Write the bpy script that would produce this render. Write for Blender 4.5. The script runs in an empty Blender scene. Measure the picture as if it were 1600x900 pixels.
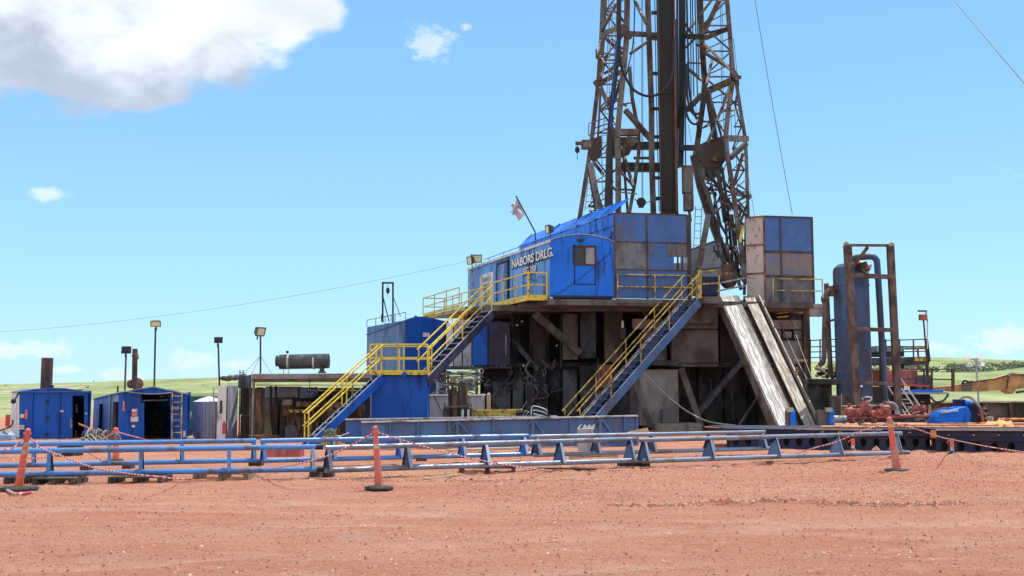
import bpy, math, random
import numpy as np
from mathutils import Vector, Matrix, noise
random.seed(7)
sc = bpy.context.scene
R = math.radians
# ------------------------------------------------------------------ camera, sky, sun, exposure
F = 1700.0; HOR = 612.0; CAMZ = 1.75
PITCH = math.atan((HOR - 450) / F)
cd = bpy.data.cameras.new('camera'); cam = bpy.data.objects.new('camera', cd); sc.collection.objects.link(cam)
cam.location = (0, 0, CAMZ); cam.rotation_euler = (math.pi / 2 + PITCH, 0, 0)
cd.sensor_width = 36; cd.lens = 36 * F / 1600; cd.clip_start = .1; cd.clip_end = 6000
sc.camera = cam
SUN_EL, SUN_AZ = R(67), R(47)          # azimuth from +Y towards +X
sv = Vector((math.sin(SUN_AZ) * math.cos(SUN_EL), math.cos(SUN_AZ) * math.cos(SUN_EL), math.sin(SUN_EL)))
ld = bpy.data.lights.new('sun', 'SUN'); ld.energy = 3.7; ld.angle = R(.53); ld.color = (1, .955, .89)
sun = bpy.data.objects.new('sun', ld); sc.collection.objects.link(sun)
sun.rotation_euler = sv.to_track_quat('Z', 'Y').to_euler(); sun.location = (30, 0, 60)
sc.view_settings.view_transform = 'Standard'; sc.view_settings.look = 'None'
sc.view_settings.gamma = 1; sc.view_settings.exposure = .45
sc.cycles.max_bounces = 6; sc.cycles.diffuse_bounces = 3; sc.cycles.glossy_bounces = 2

cp, sp = math.cos(PITCH), math.sin(PITCH)
def ray(px, py):
    a = (px - 800) / F; b = (450 - py) / F
    return Vector((a, cp - b * sp, sp + b * cp))
def W(px, py, Y):                     # pixel of the photograph + distance -> point in the place
    d = ray(px, py); t = Y / d.y
    return Vector((0, 0, CAMZ)) + d * t
def Zp(px, py, z):                    # pixel + height -> point
    d = ray(px, py); t = (z - CAMZ) / d.z
    return Vector((0, 0, CAMZ)) + d * t
def proj(p):
    q = Vector(p) - Vector((0, 0, CAMZ)); dep = q.y * cp + q.z * sp
    return 800 + F * q.x / dep, 450 - F * (-q.y * sp + q.z * cp) / dep
def along(P, D, px):                  # walk from P along D until it stands at column px
    k = (px - 800) / F
    x0, y0, z0 = P.x, P.y, P.z - CAMZ
    return P + D * ((k * (y0 * cp + z0 * sp) - x0) / (D.x - k * (D.y * cp + D.z * sp)))

w = bpy.data.worlds.new('World'); sc.world = w; w.use_nodes = True
nt = w.node_tree; N = nt.nodes; L = nt.links
for n in list(N): N.remove(n)
out = N.new('ShaderNodeOutputWorld'); bg = N.new('ShaderNodeBackground'); L.new(bg.outputs[0], out.inputs[0])
sky = N.new('ShaderNodeTexSky'); sky.sky_type = 'NISHITA'; sky.sun_disc = False
sky.sun_elevation = SUN_EL; sky.sun_rotation = SUN_AZ; sky.air_density = 1.0; sky.dust_density = .3; sky.ozone_density = 1.6
sky.altitude = 600
bg.inputs[1].default_value = .15
tc = N.new('ShaderNodeTexCoord')
def wm(op, a, b=None, c=None, clamp=False):
    n = N.new('ShaderNodeMath'); n.operation = op; n.use_clamp = clamp
    for i, x in enumerate((a, b, c)):
        if x is None: continue
        if isinstance(x, (int, float)): n.inputs[i].default_value = x
        else: L.new(x, n.inputs[i])
    return n.outputs[0]
def wv(op, a, b):
    n = N.new('ShaderNodeVectorMath'); n.operation = op
    for i, x in enumerate((a, b)):
        if isinstance(x, (tuple, Vector)): n.inputs[i].default_value = tuple(x)
        else: L.new(x, n.inputs[i])
    return n
dirv = tc.outputs['Generated']
def wnoise(scale, detail, rough, off=(0, 0, 0), stretch=(1, 1, 1.6)):
    m = N.new('ShaderNodeMapping'); m.inputs['Location'].default_value = off; m.inputs['Scale'].default_value = stretch
    L.new(dirv, m.inputs[0])
    n = N.new('ShaderNodeTexNoise'); n.inputs['Scale'].default_value = scale; n.inputs['Detail'].default_value = detail
    n.inputs['Roughness'].default_value = rough; L.new(m.outputs[0], n.inputs['Vector'])
    return n.outputs['Fac']
n1 = wnoise(9, 9, .56); n2 = wnoise(34, 7, .6, (3, 1, 2)); n3 = wnoise(16, 5, .5, (7, 4, 1))
def cap(px, py, rx, ry):              # one soft lump of cloud, radii in photo pixels
    d = ray(px, py).normalized(); s = rx / ry
    sc_ = wv('MULTIPLY', dirv, (1, 1, s)); dd = Vector((d.x, d.y, d.z * s))
    dist = wv('DISTANCE', sc_.outputs[0], dd).outputs['Value']
    return wm('SUBTRACT', 1.0, wm('DIVIDE', dist, rx / F))
caps = [(60, 20, 290, 105), (215, 50, 200, 100), (390, 0, 150, 72), (-150, -60, 420, 190), (200, -140, 400, 140),
        (215, 125, 95, 48), (75, 90, 230, 60)]
f = None
for c in caps:
    o = cap(*c); f = o if f is None else wm('SMOOTH_MAX', f, o, .12)
def fill_cap(v, rad, s=1.6):                # unseen cloud lumps added overhead, left and behind the camera, whitening the fill light
    v = Vector(v).normalized(); sc_ = wv('MULTIPLY', dirv, (1, 1, s)); dd = Vector((v.x, v.y, v.z * s))
    return wm('SUBTRACT', 1.0, wm('DIVIDE', wv('DISTANCE', sc_.outputs[0], dd).outputs['Value'], rad))
for v_, r_c in (((-1, .25, .55), .55), ((-.9, -.5, .35), .5), ((-.3, -1, .5), .6), ((.5, -1, .3), .45), ((0, -.5, 1), .5), ((-.8, -.2, 1.3), .45), ((1, -.6, .45), .4), ((.2, -1, .16), .35)):
    f = wm('MAXIMUM', f, fill_cap(v_, r_c))
big = f
for c in [(673, 68, 42, 32), (75, 302, 34, 14), (728, 42, 12, 8), (300, 562, 46, 24), (40, 545, 75, 18), (190, 586, 45, 12), (380, 570, 42, 14),
          (1580, 530, 70, 26), (1460, 543, 50, 12), (100, 578, 40, 7),
          (-900, 300, 500, 130), (2600, 200, 600, 140), (1900, -700, 500, 200), (-300, -900, 600, 200)]:
    o = cap(*c); small = o if c[0] == 673 else wm('MAXIMUM', small, o)
noise_sum = wm('ADD', wm('MULTIPLY', wm('SUBTRACT', n1, .5), 1.5), wm('MULTIPLY', wm('SUBTRACT', n2, .5), .55))
m1 = wm('ADD', wm('MULTIPLY', big, 1.5), wm('MULTIPLY', noise_sum, .95))
mask1 = N.new('ShaderNodeMapRange'); mask1.interpolation_type = 'SMOOTHSTEP'
L.new(m1, mask1.inputs[0]); mask1.inputs[1].default_value = .0; mask1.inputs[2].default_value = .36
n4 = wnoise(60, 6, .62, (1, 8, 5))
ns2 = wm('MULTIPLY', wm('SUBTRACT', n4, .5), 2.2)
m2 = wm('ADD', small, ns2)
mask2 = N.new('ShaderNodeMapRange'); mask2.interpolation_type = 'SMOOTHSTEP'
L.new(m2, mask2.inputs[0]); mask2.inputs[1].default_value = .05; mask2.inputs[2].default_value = .75
mask2o = wm('MULTIPLY', mask2.outputs[0], .6)
mask = wm('MAXIMUM', mask1.outputs[0], mask2o, clamp=True)
# flat grey cloud base: the lower part of the big bank is its underside
sep = N.new('ShaderNodeSeparateXYZ'); L.new(dirv, sep.inputs[0])
zb = ray(150, 128).normalized().z
under = N.new('ShaderNodeMapRange'); under.interpolation_type = 'SMOOTHSTEP'
uv = wm('ADD', sep.outputs['Z'], wm('MULTIPLY', wm('SUBTRACT', n3, .5), .16))
uv = wm('ADD', uv, wm('MULTIPLY', sep.outputs['X'], .10))
L.new(uv, under.inputs[0]); under.inputs[1].default_value = zb - .045; under.inputs[2].default_value = zb + .028
uo = wm('MAXIMUM', under.outputs[0], wm('LESS_THAN', sep.outputs['Z'], .2))
ramp = N.new('ShaderNodeMixRGB'); L.new(uo, ramp.inputs[0])
ramp.inputs[1].default_value = (2.9, 3.35, 4.2, 1); ramp.inputs[2].default_value = (4.9, 5.35, 5.8, 1)
ramp2 = N.new('ShaderNodeMixRGB'); ramp2.blend_type = 'MULTIPLY'; ramp2.inputs[0].default_value = .35
cr = N.new('ShaderNodeMapRange'); L.new(n3, cr.inputs[0]); cr.inputs[1].default_value = .35; cr.inputs[2].default_value = .6; cr.inputs[3].default_value = .55; cr.inputs[4].default_value = 1
L.new(ramp.outputs[0], ramp2.inputs[1]); L.new(cr.outputs[0], ramp2.inputs[2])
skymul = N.new('ShaderNodeMixRGB'); skymul.blend_type = 'MULTIPLY'; skymul.inputs[0].default_value = 1
L.new(sky.outputs[0], skymul.inputs[1]); skymul.inputs[2].default_value = (.90, 1.10, 1.16, 1)
air = N.new('ShaderNodeValToRGB'); L.new(sep.outputs['Z'], air.inputs[0]); e_ = air.color_ramp.elements       # clear air: paler to the horizon all round
e_[0].position = 0; e_[0].color = (.46, .78, 1, 1); e_[1].position = 1; e_[1].color = (.10, .27, .62, 1)
for p_, c_ in ((.08, (.40, .74, 1, 1)), (.22, (.29, .61, .99, 1)), (.34, (.235, .54, .96, 1))): x_ = e_.new(p_); x_.color = c_
airm = N.new('ShaderNodeMixRGB'); airm.blend_type = 'MULTIPLY'; airm.inputs[0].default_value = 1; L.new(air.outputs[0], airm.inputs[1]); airm.inputs[2].default_value = (5.15, 5.1, 4.95, 1)
skymix = N.new('ShaderNodeMixRGB'); skymix.inputs[0].default_value = .82; L.new(skymul.outputs[0], skymix.inputs[1]); L.new(airm.outputs[0], skymix.inputs[2])
mx = N.new('ShaderNodeMixRGB'); L.new(mask, mx.inputs[0]); L.new(skymix.outputs[0], mx.inputs[1]); L.new(ramp2.outputs[0], mx.inputs[2])
L.new(mx.outputs[0], bg.inputs[0])

# ------------------------------------------------------------------ materials
M = {}
def mat(name, col, rough=.6, metal=0, spec=.5, wear=None, wamt=.5, wscale=2.0, streak=.25, var=.18, bump=.15, bscale=40, dust=0.0, fine=25, st3=None):
    m = bpy.data.materials.new(name); m.use_nodes = True; t = m.node_tree; n = t.nodes; l = t.links
    b = n['Principled BSDF']; b.inputs['Roughness'].default_value = rough; b.inputs['Metallic'].default_value = metal
    b.inputs['Specular IOR Level'].default_value = spec
    g = n.new('ShaderNodeNewGeometry')
    def ns(scale, det=5, st=(1, 1, 1), ro=.6):
        mp = n.new('ShaderNodeMapping'); mp.inputs['Scale'].default_value = st; l.new(g.outputs['Position'], mp.inputs[0])
        x = n.new('ShaderNodeTexNoise'); x.inputs['Scale'].default_value = scale; x.inputs['Detail'].default_value = det
        x.inputs['Roughness'].default_value = ro; l.new(mp.outputs[0], x.inputs['Vector']); return x.outputs['Fac']
    def mr(x, a, b_, c=0, d=1):
        r_ = n.new('ShaderNodeMapRange'); l.new(x, r_.inputs[0])
        for i, v in zip((1, 2, 3, 4), (a, b_, c, d)): r_.inputs[i].default_value = v
        return r_.outputs[0]
    big_ = ns(.9, 6, (1, 1, .6)); fin = ns(fine, 4)
    v1 = n.new('ShaderNodeMixRGB'); v1.blend_type = 'MULTIPLY'; v1.inputs[0].default_value = 1
    v1.inputs[1].default_value = (*col, 1)
    l.new(mr(big_, .3, .7, 1 - var, 1 + var), v1.inputs[2])
    v2 = n.new('ShaderNodeMixRGB'); v2.blend_type = 'MULTIPLY'; v2.inputs[0].default_value = 1
    l.new(v1.outputs[0], v2.inputs[1]); l.new(mr(fin, .3, .7, 1 - var * .6, 1 + var * .6), v2.inputs[2])
    colr = v2.outputs[0]
    if wear:
        a = ns(wscale, 8, st3 or (1, 1, streak), .68)
        m_ = mr(a, .62 - wamt * .25, .70 - wamt * .16)
        x = n.new('ShaderNodeMixRGB'); l.new(m_, x.inputs[0]); l.new(colr, x.inputs[1]); x.inputs[2].default_value = (*wear, 1)
        colr = x.outputs[0]
        r2 = n.new('ShaderNodeMixRGB'); l.new(m_, r2.inputs[0]); r2.inputs[1].default_value = (rough,) * 3 + (1,); r2.inputs[2].default_value = (.85,) * 3 + (1,)
        l.new(r2.outputs[0], b.inputs['Roughness'])
    if dust:
        a = ns(1.7, 6, (1, 1, 1), .7)
        x = n.new('ShaderNodeMixRGB'); l.new(mr(a, .38, .78, 0, dust * .55), x.inputs[0]); l.new(colr, x.inputs[1]); x.inputs[2].default_value = (.36, .24, .18, 1)
        colr = x.outputs[0]
    l.new(colr, b.inputs['Base Color'])
    if bump:
        bp = n.new('ShaderNodeBump'); bp.inputs['Strength'].default_value = bump; bp.inputs['Distance'].default_value = .02
        l.new(ns(bscale, 4), bp.inputs['Height']); l.new(bp.outputs[0], b.inputs['Normal'])
    M[name] = m; return m
RUST = (.16, .06, .03)
mat('blue', (.003, .175, .82), .4, spec=.3, wear=(.02, .07, .22), wamt=.35, streak=.15, var=.12, dust=.06, bump=.25, bscale=3)
mat('blue_lit_side', (.09, .31, .80), .42, wear=(.05, .08, .18), wamt=.5, streak=.12, var=.2, dust=.25, bump=.2, bscale=3)  # left wall's brighter light put into a paler, slightly faded cabin blue
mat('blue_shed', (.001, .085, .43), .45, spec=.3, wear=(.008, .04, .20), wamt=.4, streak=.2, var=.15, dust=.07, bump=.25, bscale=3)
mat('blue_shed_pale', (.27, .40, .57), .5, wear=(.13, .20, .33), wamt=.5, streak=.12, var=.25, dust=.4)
mat('blue_worn', (.03, .125, .37), .5, wear=(.11, .12, .17), wamt=.4, wscale=1.1, streak=.7, var=.3, dust=.25)
mat('blue_beam', (.05, .14, .32), .5, wear=(.09, .10, .16), wamt=.35, wscale=1.6, streak=.5, var=.3, dust=.25)
mat('blue_pipe', (.06, .24, .60), .24, spec=.7, wear=(.10, .12, .17), wamt=.45, wscale=2.4, streak=1, var=.2, dust=.25)
mat('steel_pipe', (.20, .26, .36), .3, spec=.7, metal=.15, wear=(.17, .15, .15), wamt=.5, wscale=2, streak=1, var=.3, dust=.35)
mat('tank_blue', (.06, .16, .36), .5, spec=.3, wear=(.04, .09, .2), wamt=.4, wscale=.8, streak=.5, var=.15, dust=.2)
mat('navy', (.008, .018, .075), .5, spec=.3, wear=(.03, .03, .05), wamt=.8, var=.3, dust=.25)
mat('navy_fin', (.012, .035, .10), .55, wear=(.03, .035, .06), wamt=.5, var=.2, dust=.12)
mat('primer', (.30, .28, .275), .7, wear=(.19, .145, .125), wamt=.6, streak=.4, var=.3, dust=.3)
mat('beige', (.58, .49, .43), .7, wear=(.24, .13, .09), wamt=.3, wscale=5, streak=.6, var=.2, dust=.3)
mat('grime_shade', (.06, .057, .055), .75, wear=(.012, .011, .011), wamt=.8, wscale=1.0, streak=.5, var=.4, dust=.06)  # base darkened with the shade under the rig floor, over oily grime
mat('grime_shade_blue', (.065, .074, .09), .7, wear=(.012, .012, .014), wamt=.8, wscale=1.0, streak=.5, var=.4, dust=.05)  # blue-grey version, substructure shade in its dark base too
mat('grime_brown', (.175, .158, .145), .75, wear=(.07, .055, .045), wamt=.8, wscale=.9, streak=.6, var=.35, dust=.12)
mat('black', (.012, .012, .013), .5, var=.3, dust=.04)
mat('rubber', (.02, .02, .021), .7, var=.3, dust=.4)
mat('mast', (.20, .19, .19), .6, metal=.2, wear=(.11, .075, .06), wamt=.8, wscale=1.8, streak=.5, var=.35, dust=.12)
mat('mast_dark', (.06, .057, .058), .6, metal=.1, wear=(.11, .07, .05), wamt=.6, wscale=1.8, streak=.3, var=.4)
mat('mast_olive', (.21, .18, .12), .6, metal=.1, wear=(.05, .03, .02), wamt=1.0, streak=.5, var=.35)
mat('derrick_column', (.013, .012, .012), .65, wear=(.032, .020, .016), wamt=.5, wscale=1.3, streak=.15, var=.4)
mat('pale_steel', (.46, .44, .40), .55, metal=.1, wear=(.30, .27, .23), wamt=.6, wscale=7, streak=.25, var=.3, dust=.2)
mat('tan_steel', (.40, .345, .26), .55, metal=.1, wear=(.26, .21, .16), wamt=.6, wscale=7, streak=.25, var=.3, dust=.2)
mat('ramp_pale', (.40, .385, .35), .5, spec=.6, wear=(.34, .315, .28), wamt=.8, wscale=5, st3=(3, .22, .22), var=.2, dust=.1)
mat('ramp_tan', (.36, .315, .245), .55, spec=.5, wear=(.26, .21, .16), wamt=.8, wscale=5, st3=(3, .22, .22), var=.2, dust=.1)
mat('yellow', (.82, .60, .05), .5, wear=(.28, .15, .04), wamt=.35, wscale=6, streak=1, var=.15, dust=.15)
mat('yellow_dull', (.66, .47, .08), .6, wear=(.14, .09, .04), wamt=.7, wscale=4, streak=.7, var=.2, dust=.3)
mat('grating', (.12, .13, .15), .5, metal=.4, wear=RUST, wamt=.4, var=.3)
mat('worn_edge', (.55, .55, .56), .4, metal=.5, wear=(.2, .17, .15), wamt=.5, var=.2)
mat('white_paint', (.66, .68, .70), .5, wear=(.25, .2, .17), wamt=.35, wscale=3, var=.12, dust=.2)
mat('grey_paint', (.34, .36, .38), .55, wear=(.14, .1, .08), wamt=.45, var=.2, dust=.25)
mat('cool_grey', (.33, .37, .44), .5, wear=(.16, .14, .13), wamt=.4, var=.2, dust=.2)
mat('corrugated', (.34, .37, .43), .45, metal=.4, wear=(.18, .15, .14), wamt=.4, var=.2, dust=.2)
mat('green_paint', (.02, .20, .10), .5, var=.15, dust=.15)
mat('red_paint', (.50, .05, .04), .5, wear=(.2, .05, .04), wamt=.4, var=.2, dust=.15)
mat('iron_red', (.50, .12, .095), .6, wear=(.25, .08, .06), wamt=.7, wscale=5, var=.3, dust=.3)
mat('rust', (.14, .075, .05), .85, wear=(.05, .03, .025), wamt=.8, wscale=3, var=.3)
mat('rust_red', (.26, .10, .055), .85, wear=(.09, .04, .03), wamt=.6, wscale=5, var=.3)
mat('brown_engine', (.36, .20, .10), .6, wear=(.05, .03, .02), wamt=.9, wscale=2.5, var=.35)
mat('orange_pipe', (.75, .27, .07), .5, wear=(.35, .12, .06), wamt=.5, wscale=3, streak=1, var=.2, dust=.25)
mat('orange_cone', (.80, .11, .05), .6, wear=(.50, .22, .16), wamt=.55, wscale=8, var=.15, dust=.35)
mat('faded_cone', (.64, .13, .09), .65, wear=(.52, .26, .2), wamt=.6, wscale=8, var=.15, dust=.4)
mat('cone_band', (.55, .46, .36), .5, wear=(.35, .2, .13), wamt=.6, wscale=12, var=.2, dust=.4)
mat('wood', (.33, .22, .14), .85, wear=(.15, .10, .07), wamt=.6, wscale=4, streak=1, var=.25, dust=.4)
mat('wood_dark', (.09, .055, .04), .9, wear=(.04, .03, .025), wamt=.6, wscale=4, streak=1, var=.3, dust=.2)
mat('timber', (.55, .42, .27), .85, wear=(.3, .2, .13), wamt=.4, wscale=4, streak=1, var=.2)
mat('canvas', (.75, .36, .12), .8, wear=(.5, .25, .12), wamt=.4, wscale=5, var=.2)
mat('boom', (.50, .30, .11), .6, wear=(.20, .14, .09), wamt=.6, wscale=.9, streak=.8, var=.25)
mat('worn_mid', (.12, .16, .27), .55, wear=(.24, .20, .18), wamt=.95, wscale=1.3, streak=.7, var=.3, dust=.25)
mat('vessel', (.03, .09, .23), .45, wear=(.06, .055, .06), wamt=.6, wscale=.8, streak=.25, var=.3, dust=.25)
mat('frame_brown', (.13, .095, .085), .6, wear=(.06, .035, .03), wamt=.7, wscale=3, streak=.5, var=.3, dust=.2)
mat('hose_grey', (.35, .34, .32), .6, var=.3, dust=.3)
mat('silencer', (.04, .043, .045), .35, wear=(.12, .115, .11), wamt=.5, wscale=3, streak=1, var=.3)
mat('cable', (.17, .17, .17), .5, metal=.5, bump=0)
mat('concrete', (.28, .25, .22), .85, wear=(.15, .12, .1), wamt=.5, var=.2, dust=.3)
mat('sign_white', (.72, .72, .70), .5, wear=(.55, .25, .22), wamt=.7, wscale=22, streak=1, var=.1)
mat('sign_red', (.65, .08, .06), .5, wear=(.8, .75, .7), wamt=.45, wscale=30, streak=1, var=.1)
mat('letter_white', (.80, .80, .80), .5, var=.1, bump=0, dust=.15)
mat('letter_black', (.01, .012, .02), .5, var=.1, bump=0)
mat('lamp_glass', (.75, .72, .45), .15, var=.1, bump=0)
mat('lamp_body', (.06, .06, .06), .5, var=.2)
mat('flag_cloth', (.58, .55, .66), .8, var=.12, bump=0)
mat('stone_pale', (.68, .47, .36), .95, var=.35, fine=6)
mat('stone_dark', (.31, .135, .09), .95, var=.4, fine=6)
mat('stone', (.46, .21, .14), .95, var=.4, fine=6)
mat('dark_glass', (.02, .025, .03), .08, var=.1, bump=0)
mat('shrub_leaf', (.10, .135, .075), .8, var=.4, fine=.7)
mat('dull_panel', (.17, .185, .22), .6, wear=(.11, .10, .10), wamt=.8, wscale=1.3, streak=.7, var=.25, dust=.2)
mat('tan_sheet', (.42, .30, .17), .7, wear=(.2, .13, .08), wamt=.5, var=.2)
mat('dark_brown', (.075, .050, .038), .75, wear=(.02, .015, .012), wamt=.7, var=.3)

def rope_mat():
    m = bpy.data.materials.new('rope_stripe'); m.use_nodes = True; t = m.node_tree; n = t.nodes; l = t.links
    b = n['Principled BSDF']; b.inputs['Roughness'].default_value = .7
    g = n.new('ShaderNodeNewGeometry'); wv_ = n.new('ShaderNodeTexWave'); wv_.bands_direction = 'X'; wv_.inputs['Scale'].default_value = 4.5
    wv_.inputs['Distortion'].default_value = 1.5
    l.new(g.outputs['Position'], wv_.inputs['Vector'])
    r_ = n.new('ShaderNodeValToRGB'); r_.color_ramp.elements[0].position = .42; r_.color_ramp.elements[0].color = (.50, .05, .07, 1)
    r_.color_ramp.elements[1].position = .58; r_.color_ramp.elements[1].color = (.62, .50, .46, 1)
    l.new(wv_.outputs['Fac'], r_.inputs[0]); l.new(r_.outputs[0], b.inputs['Base Color']); M['rope_stripe'] = m
rope_mat()

# ------------------------------------------------------------------ mesh helpers
X, Yv, Zv = Vector((1, 0, 0)), Vector((0, 1, 0)), Vector((0, 0, 1))
def V(*a): return Vector(a if len(a) == 3 else a[0])
class MB:
    def __init__(s): s.v = []; s.f = []
    def add(s, vs, fs):
        o = len(s.v); s.v += [tuple(p) for p in vs]; s.f += [tuple(i + o for i in q) for q in fs]; return s
    def hexa(s, p):        # 8 corners, bottom 4 then top 4
        return s.add(p, [(0, 3, 2, 1), (4, 5, 6, 7), (0, 1, 5, 4), (1, 2, 6, 5), (2, 3, 7, 6), (3, 0, 4, 7)])
    def box(s, c, sz, ax=(X, Yv, Zv)):
        c = V(c); a, b, d = (ax[i] * sz[i] / 2 for i in range(3))
        return s.hexa([c - a - b - d, c + a - b - d, c + a + b - d, c - a + b - d, c - a - b + d, c + a - b + d, c + a + b + d, c - a + b + d])
    def bar(s, p, q, w_, h=None, up=None):
        p, q = V(p), V(q); h = h or w_; d = (q - p); ln = d.length; d = d / ln
        up = up or (Zv if abs(d.z) < .9 else Yv)
        a = d.cross(up).normalized(); b = a.cross(d).normalized()
        return s.box((p + q) / 2, (w_, h, ln), (a, b, d))
    def tube(s, p, q, r, n=8, r2=None):
        p, q = V(p), V(q); r2 = r if r2 is None else r2; d = (q - p).normalized()
        a = d.cross(Zv if abs(d.z) < .9 else X).normalized(); b = d.cross(a)
        vs = []
        for c, rr in ((p, r), (q, r2)):
            for i in range(n):
                t = 2 * math.pi * i / n; vs.append(c + (a * math.cos(t) + b * math.sin(t)) * rr)
        fs = [(i, (i + 1) % n, n + (i + 1) % n, n + i) for i in range(n)] + [tuple(range(n - 1, -1, -1)), tuple(range(n, 2 * n))]
        return s.add(vs, fs)
    def path(s, pts, r, n=6):
        pts = [V(p) for p in pts]; vs = []; a = None; m = len(pts)
        for k, p in enumerate(pts):
            d = (pts[min(k + 1, m - 1)] - pts[max(k - 1, 0)]).normalized()
            if a is None: a = d.cross(Zv if abs(d.z) < .9 else X).normalized()
            a = (a - d * a.dot(d)).normalized(); b = d.cross(a)
            rr = r[k] if isinstance(r, (list, tuple)) else r
            for i in range(n):
                t = 2 * math.pi * i / n; vs.append(p + (a * math.cos(t) + b * math.sin(t)) * rr)
        fs = [(k * n + i, k * n + (i + 1) % n, (k + 1) * n + (i + 1) % n, (k + 1) * n + i) for k in range(m - 1) for i in range(n)]
        fs += [tuple(range(n - 1, -1, -1)), tuple(range((m - 1) * n, m * n))]
        return s.add(vs, fs)
    def prism(s, pts, vec):
        pts = [V(p) for p in pts]; n = len(pts); vec = V(vec)
        return s.add(pts + [p + vec for p in pts], [tuple(range(n - 1, -1, -1)), tuple(range(n, 2 * n))] + [(i, (i + 1) % n, n + (i + 1) % n, n + i) for i in range(n)])
    def lathe(s, c, prof, n=16, axis=Zv, ax2=None):
        c = V(c); a = ax2 or (axis.cross(X if abs(axis.x) < .9 else Yv).normalized()); b = axis.cross(a); vs = []
        for r_, h in prof:
            for i in range(n):
                t = 2 * math.pi * i / n; vs.append(c + axis * h + (a * math.cos(t) + b * math.sin(t)) * r_)
        m = len(prof)
        fs = [(k * n + i, k * n + (i + 1) % n, (k + 1) * n + (i + 1) % n, (k + 1) * n + i) for k in range(m - 1) for i in range(n)]
        fs += [tuple(range(n - 1, -1, -1)), tuple(range((m - 1) * n, m * n))]
        return s.add(vs, fs)
    def ball(s, c, r, n=10, sq=1.0):
        return s.lathe(V(c) - Zv * r * sq, [(r * math.sin(math.pi * k / 6) + .001, r * sq * (1 - math.cos(math.pi * k / 6))) for k in range(7)], n)
    def rock(s, c, r, rnd):
        c = V(c); d = [(1, 0, 0), (0, 1, 0), (-1, 0, 0), (0, -1, 0), (0, 0, 1), (0, 0, -.5)]
        vs = [c + V(q) * r * rnd.uniform(.6, 1.2) for q in d]
        return s.add(vs, [(0, 1, 4), (1, 2, 4), (2, 3, 4), (3, 0, 4), (1, 0, 5), (2, 1, 5), (3, 2, 5), (0, 3, 5)])
    # boxes given by their outline in the photograph and their distance
    def pbox(s, x0, y0, x1, y1, Yd, depth):
        a, b = W(x0, y1, Yd), W(x1, y0, Yd)
        return s.hexa([(a.x, Yd, a.z), (b.x, Yd, a.z), (b.x, Yd + depth, a.z), (a.x, Yd + depth, a.z), (a.x, Yd, b.z), (b.x, Yd, b.z), (b.x, Yd + depth, b.z), (a.x, Yd + depth, b.z)])
    def pbar(s, x0, y0, x1, y1, Y0, wpx, Y1=None, d=None):
        Y1 = Y1 or Y0; w_ = wpx * (Y0 + Y1) / 2 / F
        return s.bar(W(x0, y0, Y0), W(x1, y1, Y1), w_, d or w_)
    def ptube(s, x0, y0, x1, y1, Y0, wpx, Y1=None, n=8):
        Y1 = Y1 or Y0
        return s.tube(W(x0, y0, Y0), W(x1, y1, Y1), wpx * (Y0 + Y1) / 4 / F, n)
    def build(s, name, m, parent=None, smooth=False, bevel=0):
        me = bpy.data.meshes.new(name); loc = V(parent.location) if parent else Vector((0, 0, 0))
        if parent and parent.parent: loc = loc + parent.parent.location
        me.from_pydata([(p[0] - loc.x, p[1] - loc.y, p[2] - loc.z) for p in s.v], [], s.f)
        me.materials.append(M[m] if isinstance(m, str) else m)
        if smooth:
            for p in me.polygons: p.use_smooth = True
            me.set_sharp_from_angle(angle=R(35))
        me.update()
        o = bpy.data.objects.new(name, me); sc.collection.objects.link(o)
        if parent: o.parent = parent
        if bevel:
            md = o.modifiers.new('bevel', 'BEVEL'); md.width = bevel; md.segments = 2; md.limit_method = 'ANGLE'; md.angle_limit = R(40)
        return o
def T(name, label, cat, loc=(0, 0, 0), group=None):
    o = bpy.data.objects.new(name, None); sc.collection.objects.link(o); o.location = loc; o.empty_display_size = .2
    o['label'] = label; o['category'] = cat
    if group: o['group'] = group
    return o
def tag(o, label, cat, group=None):
    o['label'] = label; o['category'] = cat
    if group: o['group'] = group
    return o
def struct(o): o['kind'] = 'structure'; return o
def stuff(o, label=None, cat=None):
    o['kind'] = 'stuff'
    if label: o['label'] = label; o['category'] = cat
    return o
def base(Yd, px, py=None): 
    p = Zp(px, py, 0) if py else W(px, 700, Yd); return (p.x, p.y if py else Yd, 0)
def sag(p, q, drop, n=16):
    p, q = V(p), V(q); return [p.lerp(q, t / n) - Zv * drop * 4 * (t / n) * (1 - t / n) for t in range(n + 1)]
def spline(pts, k=5):
    pts = [V(p) for p in pts]; o = []
    P_ = [pts[0] * 2 - pts[1]] + pts + [pts[-1] * 2 - pts[-2]]
    for i in range(1, len(P_) - 2):
        a, b, c, d = P_[i - 1:i + 3]
        for j in range(k):
            t = j / k; o.append(.5 * ((2 * b) + (c - a) * t + (2 * a - 5 * b + 4 * c - d) * t * t + (3 * b - a - 3 * c + d) * t ** 3))
    o.append(pts[-1]); return o
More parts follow.
